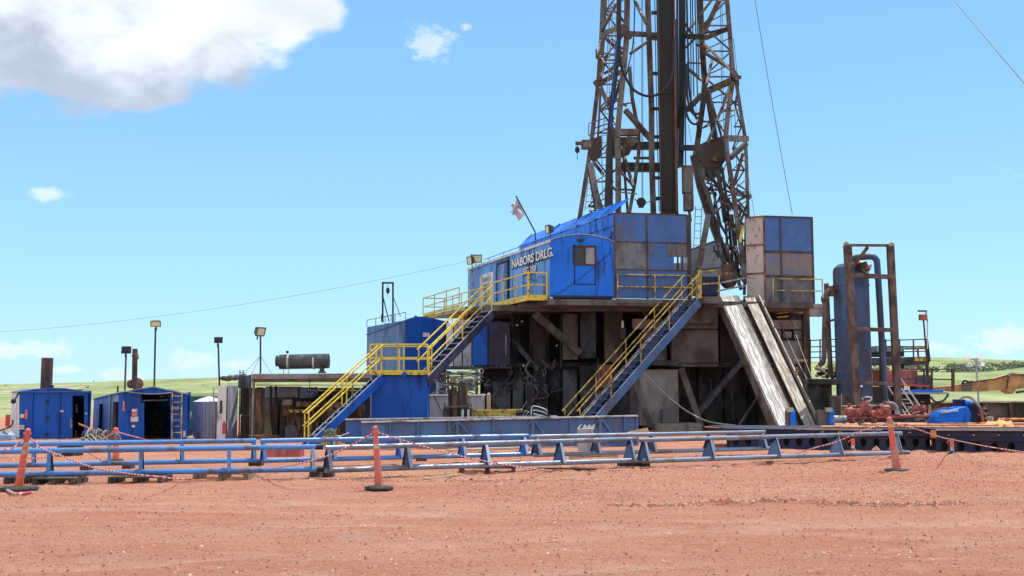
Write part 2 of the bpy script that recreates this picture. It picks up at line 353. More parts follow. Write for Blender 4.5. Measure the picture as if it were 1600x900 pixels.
def text(body, o, ux, uz, h, m, parent, name='lettering', wscale=1.0, depth=.006, bold=0, shear=0):
    cu = bpy.data.curves.new('t', 'FONT'); cu.body = body; cu.size = 1; cu.extrude = depth / 2 / h; cu.offset = bold; cu.shear = shear
    ob = bpy.data.objects.new('t', cu); sc.collection.objects.link(ob)
    me = bpy.data.meshes.new_from_object(ob.evaluated_get(bpy.context.evaluated_depsgraph_get())); bpy.data.objects.remove(ob)
    me.materials.clear(); me.materials.append(M[m])
    ux, uz = V(ux).normalized(), V(uz).normalized(); n_ = ux.cross(uz)
    mt = Matrix(((ux.x * wscale, uz.x, n_.x, 0), (ux.y * wscale, uz.y, n_.y, 0), (ux.z * wscale, uz.z, n_.z, 0), (0, 0, 0, 1)))
    me.transform(mt @ Matrix.Scale(h, 4)); me.transform(Matrix.Translation(V(o) - V(parent.location)))
    r_ = bpy.data.objects.new(name, me); sc.collection.objects.link(r_); r_.parent = parent; return r_
def dup(root, loc, label=None):
    r_ = root.copy(); sc.collection.objects.link(r_); r_.location = loc
    if label: r_['label'] = label
    for ch in root.children:
        c = ch.copy(); sc.collection.objects.link(c); c.parent = r_
        for g in ch.children:
            d = g.copy(); sc.collection.objects.link(d); d.parent = c
    return r_
def railing(root, pts, h, m='yellow', r_=.024, post_m=None, spacing=1.6, mid=True, kick=None):
    pts = [V(p) for p in pts]; up = Zv * h
    for a, b in zip(pts, pts[1:]):
        MB().bar(a + up, b + up, r_ * 2).build('top_rail', m, root)
        if mid: MB().bar(a + up * .52, b + up * .52, r_ * 2).build('mid_rail', m, root)
        if kick: MB().bar(a + Zv * .08, b + Zv * .08, .012, .15).build('kick_plate', kick, root)
    first = True
    for a, b in zip(pts, pts[1:]):
        n_ = max(1, round((b - a).length / spacing))
        for i in range(0 if first else 1, n_ + 1):
            p = a.lerp(b, i / n_); MB().bar(p, p + up, r_ * 2.1).build('post', post_m or m, root)
        first = False
def stair(root, p0, p1, wv_, n, st_m, tread_m, rail_m='yellow', rail_h=.95, npost=3, sw=.30, far_rail=True, nosing='worn_edge', tread_nose='worn_edge'):
    p0, p1, wv_ = V(p0), V(p1), V(wv_)
    for o_ in (Vector((0, 0, 0)), wv_):
        dn = Zv * (-.55 * sw); MB().bar(p0 + o_ + dn, p1 + o_ + dn, .06, sw).build('stringer', st_m, root)
        if nosing: MB().bar(p0 + o_ + Zv * (sw * .11), p1 + o_ + Zv * (sw * .11), .035, .02).build('stringer_edge', nosing, root)
    run = (p1 - p0); hor = Vector((run.x, run.y, 0)).normalized(); wn = wv_.normalized()
    for i in range(n):
        c = p0.lerp(p1, (i + .6) / n) + wv_ / 2 + Zv * .02
        MB().box(c, (.26, wv_.length - .07, .04), (hor, wn, Zv)).build('tread', tread_m, root)
        if nosing: MB().box(c - hor * .135 + Zv * .0, (.015, wv_.length - .07, .025), (hor, wn, Zv)).build('nosing', tread_nose, root)
    for o_ in ((Vector((0, 0, 0)), wv_) if far_rail else (Vector((0, 0, 0)),)):
        u = Zv * (rail_h + .1)
        MB().bar(p0 + o_ + u, p1 + o_ + u, .040).build('handrail', rail_m, root)
        MB().bar(p0 + o_ + u * .58, p1 + o_ + u * .58, .034).build('mid_rail', rail_m, root)
        for i in range(npost):
            p = p0.lerp(p1, .02 + .96 * i / (npost - 1)) + o_ + Zv * .1
            MB().bar(p, p + Zv * rail_h, .042).build('post', rail_m, root)
def ladder(root, p0, p1, wv_, n, m, r_=.022, name='ladder'):
    mb = MB(); p0, p1, wv_ = V(p0), V(p1), V(wv_)
    mb.bar(p0, p1, r_ * 2); mb.bar(p0 + wv_, p1 + wv_, r_ * 2)
    for i in range(n): p = p0.lerp(p1, (i + .5) / n); mb.bar(p, p + wv_, r_ * 1.5)
    return mb.build(name, m, root)
# ------------------------------------------------------------------ ground
rng = np.random.default_rng(3)
def vnoise(x, y, seed):
    g = np.random.default_rng(seed).random((256, 256)); xi = np.floor(x).astype(int); yi = np.floor(y).astype(int)
    fx = x - xi; fy = y - yi; fx = fx * fx * (3 - 2 * fx); fy = fy * fy * (3 - 2 * fy)
    a = g[xi % 256, yi % 256]; b = g[(xi + 1) % 256, yi % 256]; c = g[xi % 256, (yi + 1) % 256]; d = g[(xi + 1) % 256, (yi + 1) % 256]
    return (a * (1 - fx) + b * fx) * (1 - fy) + (c * (1 - fx) + d * fx) * fy - .5
TR = [0, 0]
def gh(x, y):
    x = np.asarray(x, float); y = np.asarray(y, float)
    h = vnoise(x * .5, y * .8, 1) * .05 + vnoise(x * 1.6, y * 3.0, 2) * .03 + vnoise(x * 7, y * 9, 3) * .016 + vnoise(x * 17, y * 19, 4) * .010
    rub = np.clip((y - 21.5) / 2, 0, 1) * np.clip((34 - y) / 2, 0, 1) * np.clip((x + 6) / 5, 0.1, 1)
    rub2 = np.clip((y - 17.5) / 3, 0, 1) * np.clip((31 - y) / 3, 0, 1) * np.clip((x - 4) / 4, 0, 1)
    r = np.maximum(rub, rub2)
    h = h + r * (np.abs(vnoise(x * 3, y * 3, 5)) * .08 + vnoise(x * 9, y * 9, 6) * .045)
    tr = sum(np.exp(-((y - q0 - q1 * x - .35 * np.sin(x * .35 + q0)) / .17) ** 2) for q0, q1 in ((11.2, .30), (12.9, .31), (14.1, -.12), (15.6, -.11), (9.2, .05), (17.6, .04)))
    cl = np.exp(-((y - 17.3) / .28) ** 2) * np.clip((x - 2.6) / .8, 0, 1) * np.clip((6.2 - x) / .8, 0, 1) + np.exp(-((y - 21.6 - .03 * x) / .13) ** 2) * np.clip((x + 5) / 1, 0, 1) * np.clip((1.5 - x) / 1, 0, 1)
    TR[0] = tr; TR[1] = cl; h = h + cl * np.abs(vnoise(x * 5, y * 8, 21)) * .16
    return h - TR[0] * .045 * (vnoise(x * .4, y * .2, 9) + .8)
def grid_obj(name, xs, ys, zs, m):
    r_, c_ = xs.shape; me = bpy.data.meshes.new(name)
    vs = np.stack([xs, ys, zs], -1).reshape(-1, 3); i = np.arange(r_ * c_).reshape(r_, c_)
    fs = np.stack([i[:-1, :-1], i[:-1, 1:], i[1:, 1:], i[1:, :-1]], -1).reshape(-1, 4)
    me.vertices.add(len(vs)); me.vertices.foreach_set('co', vs.ravel()); me.loops.add(fs.size); me.loops.foreach_set('vertex_index', fs.ravel())
    me.polygons.add(len(fs)); me.polygons.foreach_set('loop_start', np.arange(0, fs.size, 4)); me.polygons.foreach_set('use_smooth', np.ones(len(fs), bool))
    me.update(calc_edges=True); me.materials.append(m); o = bpy.data.objects.new(name, me); sc.collection.objects.link(o); return struct(o)
def ground_mat():
    m = bpy.data.materials.new('red_dirt'); m.use_nodes = True; t = m.node_tree; n = t.nodes; l = t.links; b = n['Principled BSDF']
    b.inputs['Roughness'].default_value = .95; b.inputs['Specular IOR Level'].default_value = .15
    g = n.new('ShaderNodeNewGeometry')
    def ns(scale, det, st=(1, 1, 1), ro=.6):
        mp = n.new('ShaderNodeMapping'); mp.inputs['Scale'].default_value = st; l.new(g.outputs['Position'], mp.inputs[0])
        x = n.new('ShaderNodeTexNoise'); x.inputs['Scale'].default_value = scale; x.inputs['Detail'].default_value = det; x.inputs['Roughness'].default_value = ro
        l.new(mp.outputs[0], x.inputs['Vector']); return x.outputs['Fac']
    def mr(x, a, b_, c=0, d=1):
        r_ = n.new('ShaderNodeMapRange'); l.new(x, r_.inputs[0])
        for i, v in zip((1, 2, 3, 4), (a, b_, c, d)): r_.inputs[i].default_value = v
        return r_.outputs[0]
    def mix(fac, a, b_, mode='MIX'):
        x = n.new('ShaderNodeMixRGB'); x.blend_type = mode
        for i, v in zip((0, 1, 2), (fac, a, b_)):
            if isinstance(v, (int, float)): x.inputs[i].default_value = v
            elif isinstance(v, tuple): x.inputs[i].default_value = (*v, 1)
            else: l.new(v, x.inputs[i])
        return x.outputs[0]
    c = mix(mr(ns(.22, 7, (.8, 1.3, 1)), .36, .62), (.49, .20, .12), (.56, .27, .17))
    c = mix(mr(ns(1.1, 8, (.6, 1.6, 1), .7), .52, .66, 0, .4), c, (.66, .40, .28))
    c = mix(mr(ns(1.9, 8, (.6, 1.6, 1), .72), .52, .68, 0, .7), c, (.42, .16, .095))
    c = mix(mr(ns(.5, 6, (.7, 1.4, 1), .65), .58, .70, 0, .5), c, (.50, .36, .29))
    c = mix(mr(ns(14, 6, (1, 1, 1), .75), .54, .66, 0, .9), c, (.27, .10, .065))
    c = mix(mr(ns(11, 6, (1, 1.3, 2), .75), .56, .68, 0, .6), c, (.74, .50, .37))
    at = n.new('ShaderNodeAttribute'); at.attribute_name = 'track'; sx = n.new('ShaderNodeSeparateColor'); l.new(at.outputs['Color'], sx.inputs[0])
    c = mix(sx.outputs[0], c, (.62, .355, .24)); c = mix(sx.outputs[1], c, (.30, .10, .06))
    c = mix(1.0, c, mr(ns(60, 3), .25, .75, .72, 1.25), 'MULTIPLY')
    vo = n.new('ShaderNodeTexVoronoi'); vo.inputs['Scale'].default_value = 26; l.new(g.outputs['Position'], vo.inputs['Vector'])
    k = n.new('ShaderNodeMath'); k.operation = 'MULTIPLY'; l.new(mr(vo.outputs['Distance'], .10, .22, 1, 0), k.inputs[0]); l.new(mr(ns(3, 5), .44, .58), k.inputs[1])
    c = mix(k.outputs[0], c, (.22, .10, .075))
    l.new(c, b.inputs['Base Color'])
    bp = n.new('ShaderNodeBump'); bp.inputs['Strength'].default_value = 1; bp.inputs['Distance'].default_value = .05
    h = n.new('ShaderNodeMath'); h.operation = 'ADD'; l.new(ns(35, 6, (1, 1, 1), .7), h.inputs[0]); l.new(ns(6, 5, (.6, 2, 1)), h.inputs[1])
    l.new(h.outputs[0], bp.inputs['Height']); l.new(bp.outputs[0], b.inputs['Normal']); return m
GM = ground_mat()
ys = 3.5 * np.exp(np.arange(0, 400) * .0077); tt = np.linspace(-.85, .85, 620)
YY, TT = np.meshgrid(ys, tt, indexing='ij'); XX = TT * (YY + 2)
go = grid_obj('ground', XX, YY, gh(XX, YY), GM)
ca = go.data.color_attributes.new('track', 'FLOAT_COLOR', 'POINT'); cc = np.zeros((XX.size, 4), np.float32)
cc[:, 0] = np.clip(TR[0] * (.55 + vnoise(XX * .5, YY * .5, 41) * 1.4), 0, .5).ravel(); cc[:, 1] = np.clip(TR[1] * (.6 + vnoise(XX * 3, YY * 5, 42) * 2), 0, .8).ravel(); cc[:, 3] = 1
ca.data.foreach_set('color', cc.ravel())
gx, gy = np.meshgrid(np.linspace(-160, 160, 30), np.linspace(-120, 76, 30)); grid_obj('drilling_pad', gx, gy, gx * 0 - .13, GM)
# grass hills
def grass_mat():
    m = bpy.data.materials.new('prairie_grass'); m.use_nodes = True; t = m.node_tree; n = t.nodes; l = t.links; b = n['Principled BSDF']
    b.inputs['Roughness'].default_value = 1; b.inputs['Specular IOR Level'].default_value = 0
    g = n.new('ShaderNodeNewGeometry')
    def ns(scale, det, st=(1, 1, 1)):
        mp = n.new('ShaderNodeMapping'); mp.inputs['Scale'].default_value = st; l.new(g.outputs['Position'], mp.inputs[0])
        x = n.new('ShaderNodeTexNoise'); x.inputs['Scale'].default_value = scale; x.inputs['Detail'].default_value = det; x.inputs['Roughness'].default_value = .65
        l.new(mp.outputs[0], x.inputs['Vector']); return x.outputs['Fac']
    r_ = n.new('ShaderNodeValToRGB'); e = r_.color_ramp; e.elements[0].position = .36; e.elements[0].color = (.17, .20, .10, 1); e.elements[1].position = .64; e.elements[1].color = (.38, .37, .22, 1)
    x = e.elements.new(.5); x.color = (.27, .31, .155, 1)
    l.new(ns(.018, 8, (1, .35, 3)), r_.inputs[0])
    mx_ = n.new('ShaderNodeMixRGB'); mx_.blend_type = 'MULTIPLY'; mx_.inputs[0].default_value = .7; l.new(r_.outputs[0], mx_.inputs[1]); q_ = n.new('ShaderNodeMapRange'); l.new(ns(.12, 8, (1, .4, 1)), q_.inputs[0]); q_.inputs[1].default_value = .35; q_.inputs[2].default_value = .65; q_.inputs[3].default_value = .55; q_.inputs[4].default_value = 1.25; l.new(q_.outputs[0], mx_.inputs[2])
    mx2 = n.new('ShaderNodeMixRGB'); mx2.blend_type = 'MULTIPLY'; mx2.inputs[0].default_value = 1; l.new(mx_.outputs[0], mx2.inputs[1]); mx2.inputs[2].default_value = (1.0, 1.02, .95, 1)
    l.new(mx2.outputs[0], b.inputs['Base Color']); return m
GR = grass_mat()
prof = [(-2600, 585), (-600, 602), (0, 600), (100, 598), (200, 594), (340, 590), (700, 578), (1000, 570), (1290, 563), (1455, 560), (1600, 562), (1900, 566), (3000, 590), (5000, 596)]
ridge = [(-2600, 604), (0, 612), (340, 609), (1000, 596), (1380, 584), (1540, 584), (1590, 578), (1640, 570), (1900, 570), (3000, 600), (5000, 605)]
def hill(px, Yd):
    top = np.interp(px, *zip(*prof)); mid = np.interp(px, *zip(*ridge))
    zt = CAMZ + (HOR - top) / F * 760; zm = CAMZ + (HOR - mid) / F * 330; zd = CAMZ + (HOR - mid) / F * 430 - 1.0
    z = np.where(Yd < 110, 0, np.where(Yd < 330, zm * ((Yd - 110) / 220) ** 1.0, 0))
    z = np.where((Yd >= 330) & (Yd < 440), zm + (zd - zm) * (Yd - 330) / 110, z)
    z = np.where((Yd >= 440) & (Yd < 760), zd + (zt - zd) * ((Yd - 440) / 320) ** .85, z)
    return np.where(Yd >= 760, zt - (Yd - 760) * .03, z)
ys = 70 * np.exp(np.arange(0, 150) * .0215); pxs = np.linspace(-2600, 5000, 420)
YY, PP = np.meshgrid(ys, pxs, indexing='ij'); XX = (PP - 800) / F * YY
ZZ = hill(PP, YY) + (vnoise(XX * .02, YY * .03, 11) * 2.2 + vnoise(XX * .06, YY * .07, 12) * .7) * np.clip((YY - 90) / 200, 0, 1) - .02
for _ in range(3): ZZ[1:-1, 1:-1] = (ZZ[:-2, 1:-1] + ZZ[2:, 1:-1] + ZZ[1:-1, :-2] + ZZ[1:-1, 2:] + ZZ[1:-1, 1:-1] * 2) / 6
grid_obj('grass_hills', XX, YY, ZZ, GR)
gx, gy = np.meshgrid(np.linspace(-4500, 4500, 12), np.linspace(-4500, 4500, 12)); grid_obj('prairie', gx, gy, gx * 0 - 1.2, GR)
def zhill(px, Yd): 
    i = min(len(ys) - 1, int(round(math.log(Yd / 70) / .0215))); j = int(round((px + 2600) / 7600 * 419)); return ZZ[i, j]
rnd = random.Random(5); mb = MB()
clx = [(rnd.gauss(0, 1) * 0 + rnd.uniform(1300, 1660), rnd.uniform(440, 570)) for _ in range(30)]
for i in range(520):                                                    # thicket in the fold of the hills
    cc = rnd.choice(clx); px = min(4900, cc[0] + rnd.gauss(0, 9)); Yd = max(432, cc[1] + rnd.gauss(0, 14))
    if rnd.random() < .3: px = rnd.choice([rnd.gauss(1500, 14), rnd.gauss(1590, 30)]); Yd = rnd.uniform(440, 500)
    h = rnd.uniform(.7, 2.1) * (1.15 if Yd < 480 else .8); p = Vector(((px - 800) / F * Yd, Yd, zhill(px, Yd)))
    for j in range(14):
        q = p + V(rnd.gauss(0, h * .55), rnd.gauss(0, h * .5), abs(rnd.gauss(h * .5, h * .3))); mb.rock(q, h * rnd.uniform(.16, .42), rnd)
for i in range(26):
    px = rnd.uniform(-60, 420); Yd = rnd.uniform(300, 700); h = rnd.uniform(.4, 1.1); p = Vector(((px - 800) / F * Yd, Yd, zhill(px, Yd)))
    for j in range(5): mb.rock(p + V(rnd.gauss(0, h * .6), rnd.gauss(0, h * .6), abs(rnd.gauss(h * .4, h * .3))), h * rnd.uniform(.3, .55), rnd)
stuff(mb.build('shrub_thicket', 'shrub_leaf'), 'green shrubs along the fold of the grassy hills at right', 'shrubs')
# loose stones
pts = []
for i in range(44000):
    if i < 22000:
        Yd = rnd.uniform(17, 33); u = rnd.uniform(-.05, .5) if rnd.random() < .75 else rnd.uniform(-.5, .5)
    else: Yd = 5.5 + 25 * rnd.random() ** 1.15; u = rnd.uniform(-.5, .5)
    pts.append((u * Yd, Yd, .0055 + .004 * rnd.random() + .016 * rnd.random() ** 8))
for _ in range(130):                                                     # crumbs broken out of the crust lie in patches
    Yd = 6 + 22 * rnd.random() ** 1.2; u = rnd.uniform(-.5, .5); n_ = rnd.randint(8, 40); s_ = rnd.uniform(.08, .4)
    for k in range(n_): pts.append((u * Yd + rnd.gauss(0, s_ * 1.6), Yd + rnd.gauss(0, s_), .006 + .016 * rnd.random() ** 4))
for k in range(1500): x = rnd.uniform(1.5, 7.2); pts.append((x, 17.3 + rnd.gauss(0, .16) + .12 * math.sin(x * 2), .008 + .028 * rnd.random() ** 3))
for k in range(600): x = rnd.uniform(-5, 1.8); pts.append((x, 21.6 + .03 * x + rnd.gauss(0, .12), .008 + .02 * rnd.random() ** 3))
hs = gh(np.array([p[0] for p in pts]), np.array([p[1] for p in pts])); mbs = [MB(), MB(), MB()]
for k, ((x, y, r_), h) in enumerate(zip(pts, hs)): mbs[(0, 0, 1, 0, 2, 1, 0)[k % 7] if k < 44000 else (0, 0, 0, 1, 2)[k % 5]].rock((x, y, h + r_ * .15), r_, rnd)
for m_, nm, mm, lb in zip(mbs, ('dark_gravel', 'gravel', 'pale_gravel'), ('stone_dark', 'stone', 'stone_pale'), ('dark red crumbs of dirt scattered over the yard', 'loose reddish gravel strewn over the dirt yard', 'paler pebbles scattered over the red dirt')):
    stuff(m_.build(nm, mm), lb, 'gravel')
for k, (px, py, r_) in enumerate([(1368, 706, .13), (105, 756, .06), (1438, 738, .07), (920, 742, .05), (822, 705, .17)]):
    p = Zp(px, py, 0); m_ = MB()
    for j in range(3): m_.rock(p + V(rnd.uniform(-.4, .4) * r_, 0, r_ * .35), r_ * rnd.uniform(.7, 1), rnd)
    tag(m_.build('dirt_clod', 'stone'), ['brown clod lying on the gravel behind the right striped rope', 'small dark clod in front of the left pallet', 'dark clod right of the right delineator',
        'small clod in front of the middle racks', 'pale lump behind the joint of the back racks'][k], 'rock')

# ------------------------------------------------------------------ pipe racks
RG = 'low pipe racks laid end to end in front of the rig'
def rack(label, up, lo, zu, zl, m, fins, rp=.054, fm='navy_fin', cap=None):
    a, b = Zp(up[0], up[1], zu), Zp(up[2], up[3], zu); c, d = Zp(lo[0], lo[1], zl), Zp(lo[2], lo[3], zl)
    t = T('pipe_rack', label, 'pipe rack', (c.x, c.y, 0), RG)
    MB().tube(a, b, rp, 14).build('top_rail', m, t, True); MB().tube(c, d, rp, 14).build('bottom_rail', m, t, True)
    if cap:
        for s_, e in ((a, b), (c, d)): MB().tube(e - (e - s_).normalized() * .1, e + (e - s_).normalized() * .05, rp * 1.12, 14).build('end_cap', 'black', t, True)
    ux = (d - c).normalized()
    for px in fins:
        ru = (b - a).normalized(); top = along(a, ru, px) - Zv * rp * .6; bot = along(c, ux, px) + Zv * rp * .2
        pn = Vector((-ux.y, ux.x, 0)).normalized(); th = ux * .02; b0, b1, t0, t1 = bot - pn * .24, bot + pn * .26, top - pn * .06, top + pn * .06
        MB().prism([b0, b1, t1, t0], th).build('fin_plate', fm, t)
        for e0, e1 in ((b0, t0), (b1, t1)): MB().bar(e0 + th / 2, e1 + th / 2, .07, .012, pn).build('fin_flange', fm if e0 is b1 else ('steel_pipe' if px > 430 else m), t)
    return t
rack('bright blue pipe rack nearest the camera, running out of the left edge of the picture', (-90, 706.5, 501, 698), (-90, 743, 503, 733), .64, .19, 'blue_pipe', (77, 220, 357, 488), cap=1)
rack('greyish front pipe rack between the left delineator and the joint in the middle', (508, 700, 994, 686), (508, 735, 1003, 719), .64, .19, 'steel_pipe', (512, 636, 758, 874, 984), )
rack('steel front pipe rack whose right end passes behind the right delineator', (997, 688, 1408, 677), (1005, 720.5, 1420, 707), .64, .19, 'steel_pipe', (1006, 1108, 1211, 1308, 1400))
rack('bright blue pipe rack in the back row at the left edge', (-90, 696, 400, 688.5), (-90, 729.5, 405, 719), .64, .19, 'blue_pipe', (52, 170, 284, 396))
rack('blue pipe rack in the back row ending left of the yellow skid', (407, 689, 825, 681), (410, 720, 832, 709.5), .64, .19, 'blue_pipe', (411, 520, 624, 722, 818), fm='blue_shed')
rack('steel pipe rack in the back row, shortest to the right', (829, 682.5, 1195, 675), (834, 711, 1203, 700.5), .64, .19, 'steel_pipe', (838, 931, 1018, 1108, 1190))
# pallets, blocks and boards under the racks
PG = 'pallets and blocks under the pipe racks'
def pallet(px0, px1, py, label, m='wood_dark', dep=.7, h=.13, slats=5):
    a = Zp(px0, py, 0); b = Zp(px1, py, 0); ux = (b - a).normalized(); uy = Vector((-ux.y, ux.x, 0)); ln = (b - a).length
    t = T('pallet', label, 'pallet', (a.x, a.y, 0), PG)
    for k in range(3):
        o = a + ux * (ln * (k * .46)); MB().box(o + ux * .045 + uy * dep / 2 + Zv * (h - .03) / 2, (.09, dep, h - .03), (ux, uy, Zv)).build('bearer', m, t)
    for k in range(slats): MB().box(a + ux * ln / 2 + uy * (.05 + (dep - .1) * k / (slats - 1)) + Zv * (h - .012 + .004 * (k % 2)), (ln, .09, .022), (ux, uy, Zv)).build('board', 'wood' if k % 2 else m, t)
pallet(5, 56, 757, 'dark broken pallet behind the foot of the left delineator')
pallet(50, 113, 758, 'weathered pallet under the blue rack right of the left delineator')
pallet(168, 252, 756, 'dark pallet under the front blue rack, second from the left')
pallet(301, 387, 750, 'weathered pallet under the front blue rack before the grey tank', 'wood')
pallet(717, 806, 740, 'dark pallet under the grey front rack right of the middle delineator')
def block(px0, px1, py, h, d, label, m='wood_dark', name='wood_block'):
    a = Zp(px0, py, 0); b = Zp(px1, py, 0); mb = MB(); ux = (b - a).normalized(); uy = Vector((-ux.y, ux.x, 0))
    mb.box((a + b) / 2 + uy * d / 2 + Zv * h / 2, ((b - a).length, d, h), (ux, uy, Zv)); o = mb.build(name, m, None, bevel=.008); tag(o, label, 'block', PG)
block(483, 499, 747, .14, .3, 'dark block under the end of the blue front rack, left of two'); block(503, 520, 747, .14, .3, 'dark block under the start of the grey front rack, right of two')
block(966, 1016, 731, .15, .3, 'brown block under the joint of the front racks in the middle', 'dark_brown')
block(72, 88, 750, .16, .2, 'small block on end under the front blue rack near the left delineator')
block(124, 138, 736, .1, .3, 'small dark block under the back blue rack'); block(190, 204, 733, .1, .3, 'dark block under the back blue rack before the second shed')
block(388, 408, 728, .14, .3, 'block under the joint of the two back blue racks', 'dark_brown'); block(650, 666, 722, .1, .3, 'block under the back rack right of the middle delineator')
def plank(p, q, w_, h, m, label, cat='plank'):
    o = MB().bar(p, q, w_, h).build('plank', m, None); return tag(o, label, cat)
plank(Zp(840, 732, .03), Zp(932, 733, .05), .14, .04, 'wood_dark', 'dark red board lying in front of the middle rack')
plank(Zp(1175, 722, .05), Zp(1227, 720, .05), .04, .03, 'timber', 'thin yellow lath lying under the right front rack')
plank(Zp(890, 714, .05), Zp(965, 712, .06), .1, .04, 'wood', 'brown board lying behind the middle racks')
plank(Zp(700, 704, .12), Zp(815, 700, .12), .24, .07, 'timber', 'long tan plank behind the back rack left of the yellow skid')
plank(Zp(696, 712, .07), Zp(830, 709, .06), .2, .06, 'timber', 'pale plank on the ground below the longer tan plank')
plank(Zp(1150, 693, .12), Zp(1180, 691, .12), .2, .12, 'timber', 'short timber stub behind the right end of the back rack')
plank(Zp(662, 748, .02), Zp(715, 742, .02), .06, .03, 'timber', 'thin pale lath on the dirt before the middle pallet')
# rubber-footed delineators and the ropes between them
def delineator(px, py, hpx, label, lean=0, m='orange_cone', bands=(.62, .74), wpx=46, small=False):
    p = Zp(px, py, 0); s_ = p.y / F; H = hpx * s_; t = T('delineator', label, 'delineator', tuple(p), 'delineators holding the striped rope')
    mb = MB(); mb.lathe(p + Zv * .005, [(wpx * s_ * .48, 0), (wpx * s_ * .5, .02), (wpx * s_ * .47, .055), (.10, .065)], 8); mb.build('base', 'rubber', t, bevel=.006)
    L_ = V(lean * s_, 0, H); d = L_ / H
    r0, r1 = 6.6 * s_ * (1 if not small else .8), 3.4 * s_
    rr = lambda f_: r0 + (r1 - r0) * f_
    MB().tube(p + Zv * .05, p + d * H * .93, rr(0), 10, rr(.93)).build('post', m, t, True)
    for b_ in bands: MB().tube(p + d * H * (b_ - .035), p + d * H * (b_ + .045), rr(b_ - .035) + .004, 10, rr(b_ + .045) + .004).build('reflective_band', 'cone_band', t, True)
    for g in (.22, .36, .5): MB().tube(p + d * H * (g - .006), p + d * H * (g + .006), rr(g) + .003, 10, rr(g) + .003).build('ring', 'cone_band' if m == 'orange_cone' else m, t, True)
    MB().tube(p + d * H * .9, p + d * H * .94, rr(.9) * 1.5, 10).build('collar', m, t, True)
    MB().ball(p + d * H * .97, rr(.9) * 1.1, 10).build('knob', m, t, True); return p + d * H * .91
D1 = delineator(29, 766, 94, 'orange delineator with cream bands leaning right, at the left end of the rope', 11, wpx=62)
D2 = delineator(592, 765, 97, 'faded red delineator standing alone in the middle foreground', -7, 'faded_cone', (.68,), 46)
D3 = delineator(1402, 737, 83, 'faded red delineator at the right in front of the rack end', -10, 'faded_cone', (.86,), 42)
D4 = delineator(181, 721, 50, 'small orange delineator behind the racks in front of the grey board', -2, 'orange_cone', (), 24, True)
def marker(px, py, hpx, label):
    p = Zp(px, py, 0); s_ = p.y / F; H = hpx * s_; t = T('tube_marker', label, 'marker', tuple(p), 'delineators holding the striped rope')
    MB().lathe(p, [(8 * s_, 0), (8 * s_, .03), (4 * s_, .07), (3 * s_, .10)], 8).build('base', 'rubber', t); MB().tube(p + Zv * .08, p + Zv * H * .5, 2.6 * s_, 10).build('white_sleeve', 'white_paint', t, True)
    MB().tube(p + Zv * H * .5, p + Zv * H, 3.1 * s_, 10).build('post', 'orange_cone', t, True); MB().path([p + Zv * H * .95, p + V(-.1, 0, H * .85), p + V(-.14, 0, H * .7)], .012, 5).build('tie', 'orange_cone', t); return p + Zv * H * .95
D5 = marker(1333, 706, 20, 'small orange and white tube behind the last steel rack'); D6 = marker(1488, 710, 24, 'small orange and white tube at the far right before the navy beam')
D7 = W(-60, 705, 19)
def rope(pts, label, r_=.013, m='rope_stripe', name='striped_rope', cat='rope', k=6):
    return tag(MB().path(spline(pts, k), r_, 6).build(name, m, None, True), label, cat)
rope([D1, W(62, 699, 19.8), W(90, 710, 19.5), W(140, 729, 19), W(185, 738, 18.6), W(240, 744, 18.4), Zp(300, 748.5, .02), Zp(385, 738, .03), W(450, 728, 20.5), W(510, 713, 20.2), W(550, 695, 20), D2], 'red and white rope sagging from the left to the middle delineator')
rope([D2, W(610, 682, 20), W(650, 694, 20.4), W(700, 708, 20.6), W(760, 721, 20.8), W(810, 729, 21), Zp(870, 735, .02), Zp(1000, 734, .02), Zp(1130, 727, .02), Zp(1230, 712, .02), W(1272, 700, 25), W(1308, 690, 24.5), W(1350, 672, 24), D3], 'red and white rope from the middle delineator to the right one')
rope([D3, W(1430, 670, 24), W(1470, 683, 25), D6, W(1550, 699, 25), W(1640, 712, 25)], 'red and white rope running from the right delineator out of the picture')
rope([D1, W(20, 700, 19.5), W(0, 703, 19.3), W(-60, 712, 19)], 'red and white rope leaving the left delineator to the left')
rope([W(96, 709, 23), W(60, 716, 23), W(38, 714, 23)], 'short slack rope behind the left delineator', .012)
rope([W(0, 714, 23), W(18, 716, 22.8), W(22, 722, 22.6)], 'thin rope end at the far left between the rails', .012)
rope([W(125, 692, 32), W(150, 690, 31), D4], 'orange rope from the hose coil to the small delineator', .018)
rope([D4, W(205, 681, 32), W(232, 688, 34)], 'orange rope from the small delineator to the shed door', .018)
rope([Zp(-20, 768, .02), Zp(5, 764, .03), Zp(25, 772, .02), Zp(50, 769, .02)], 'white and red rope end lying round the left delineator base', .025)
# ------------------------------------------------------------------ the rig floor and the dog house
O = W(860, 465, 47.5); A = V(-math.sin(R(20)), math.cos(R(20)), 0); B = V(math.cos(R(10)), math.sin(R(10)), 0); FZ = O.z
P1 = along(O, B, 960); BW = (P1 - O).length
Pa = along(O, A, 731); LEN = (Pa - O).length
def RF(b, a, z=0): return O + B * b + A * a + Zv * z
dog = T('dog_house', 'blue steel cabin with curved roof and white lettering on the rig floor', 'cabin', tuple(O))
HE = 2.50; AR = .30
arc = [(BW * i / 12, HE + AR * math.sin(math.pi * i / 12) ** .8 if 0 < i < 12 else HE) for i in range(13)]
mb = MB(); mb.prism([RF(0, .0, 0), RF(BW, 0, 0)] + [RF(b, 0, z) for b, z in reversed(arc)], A * .06); 
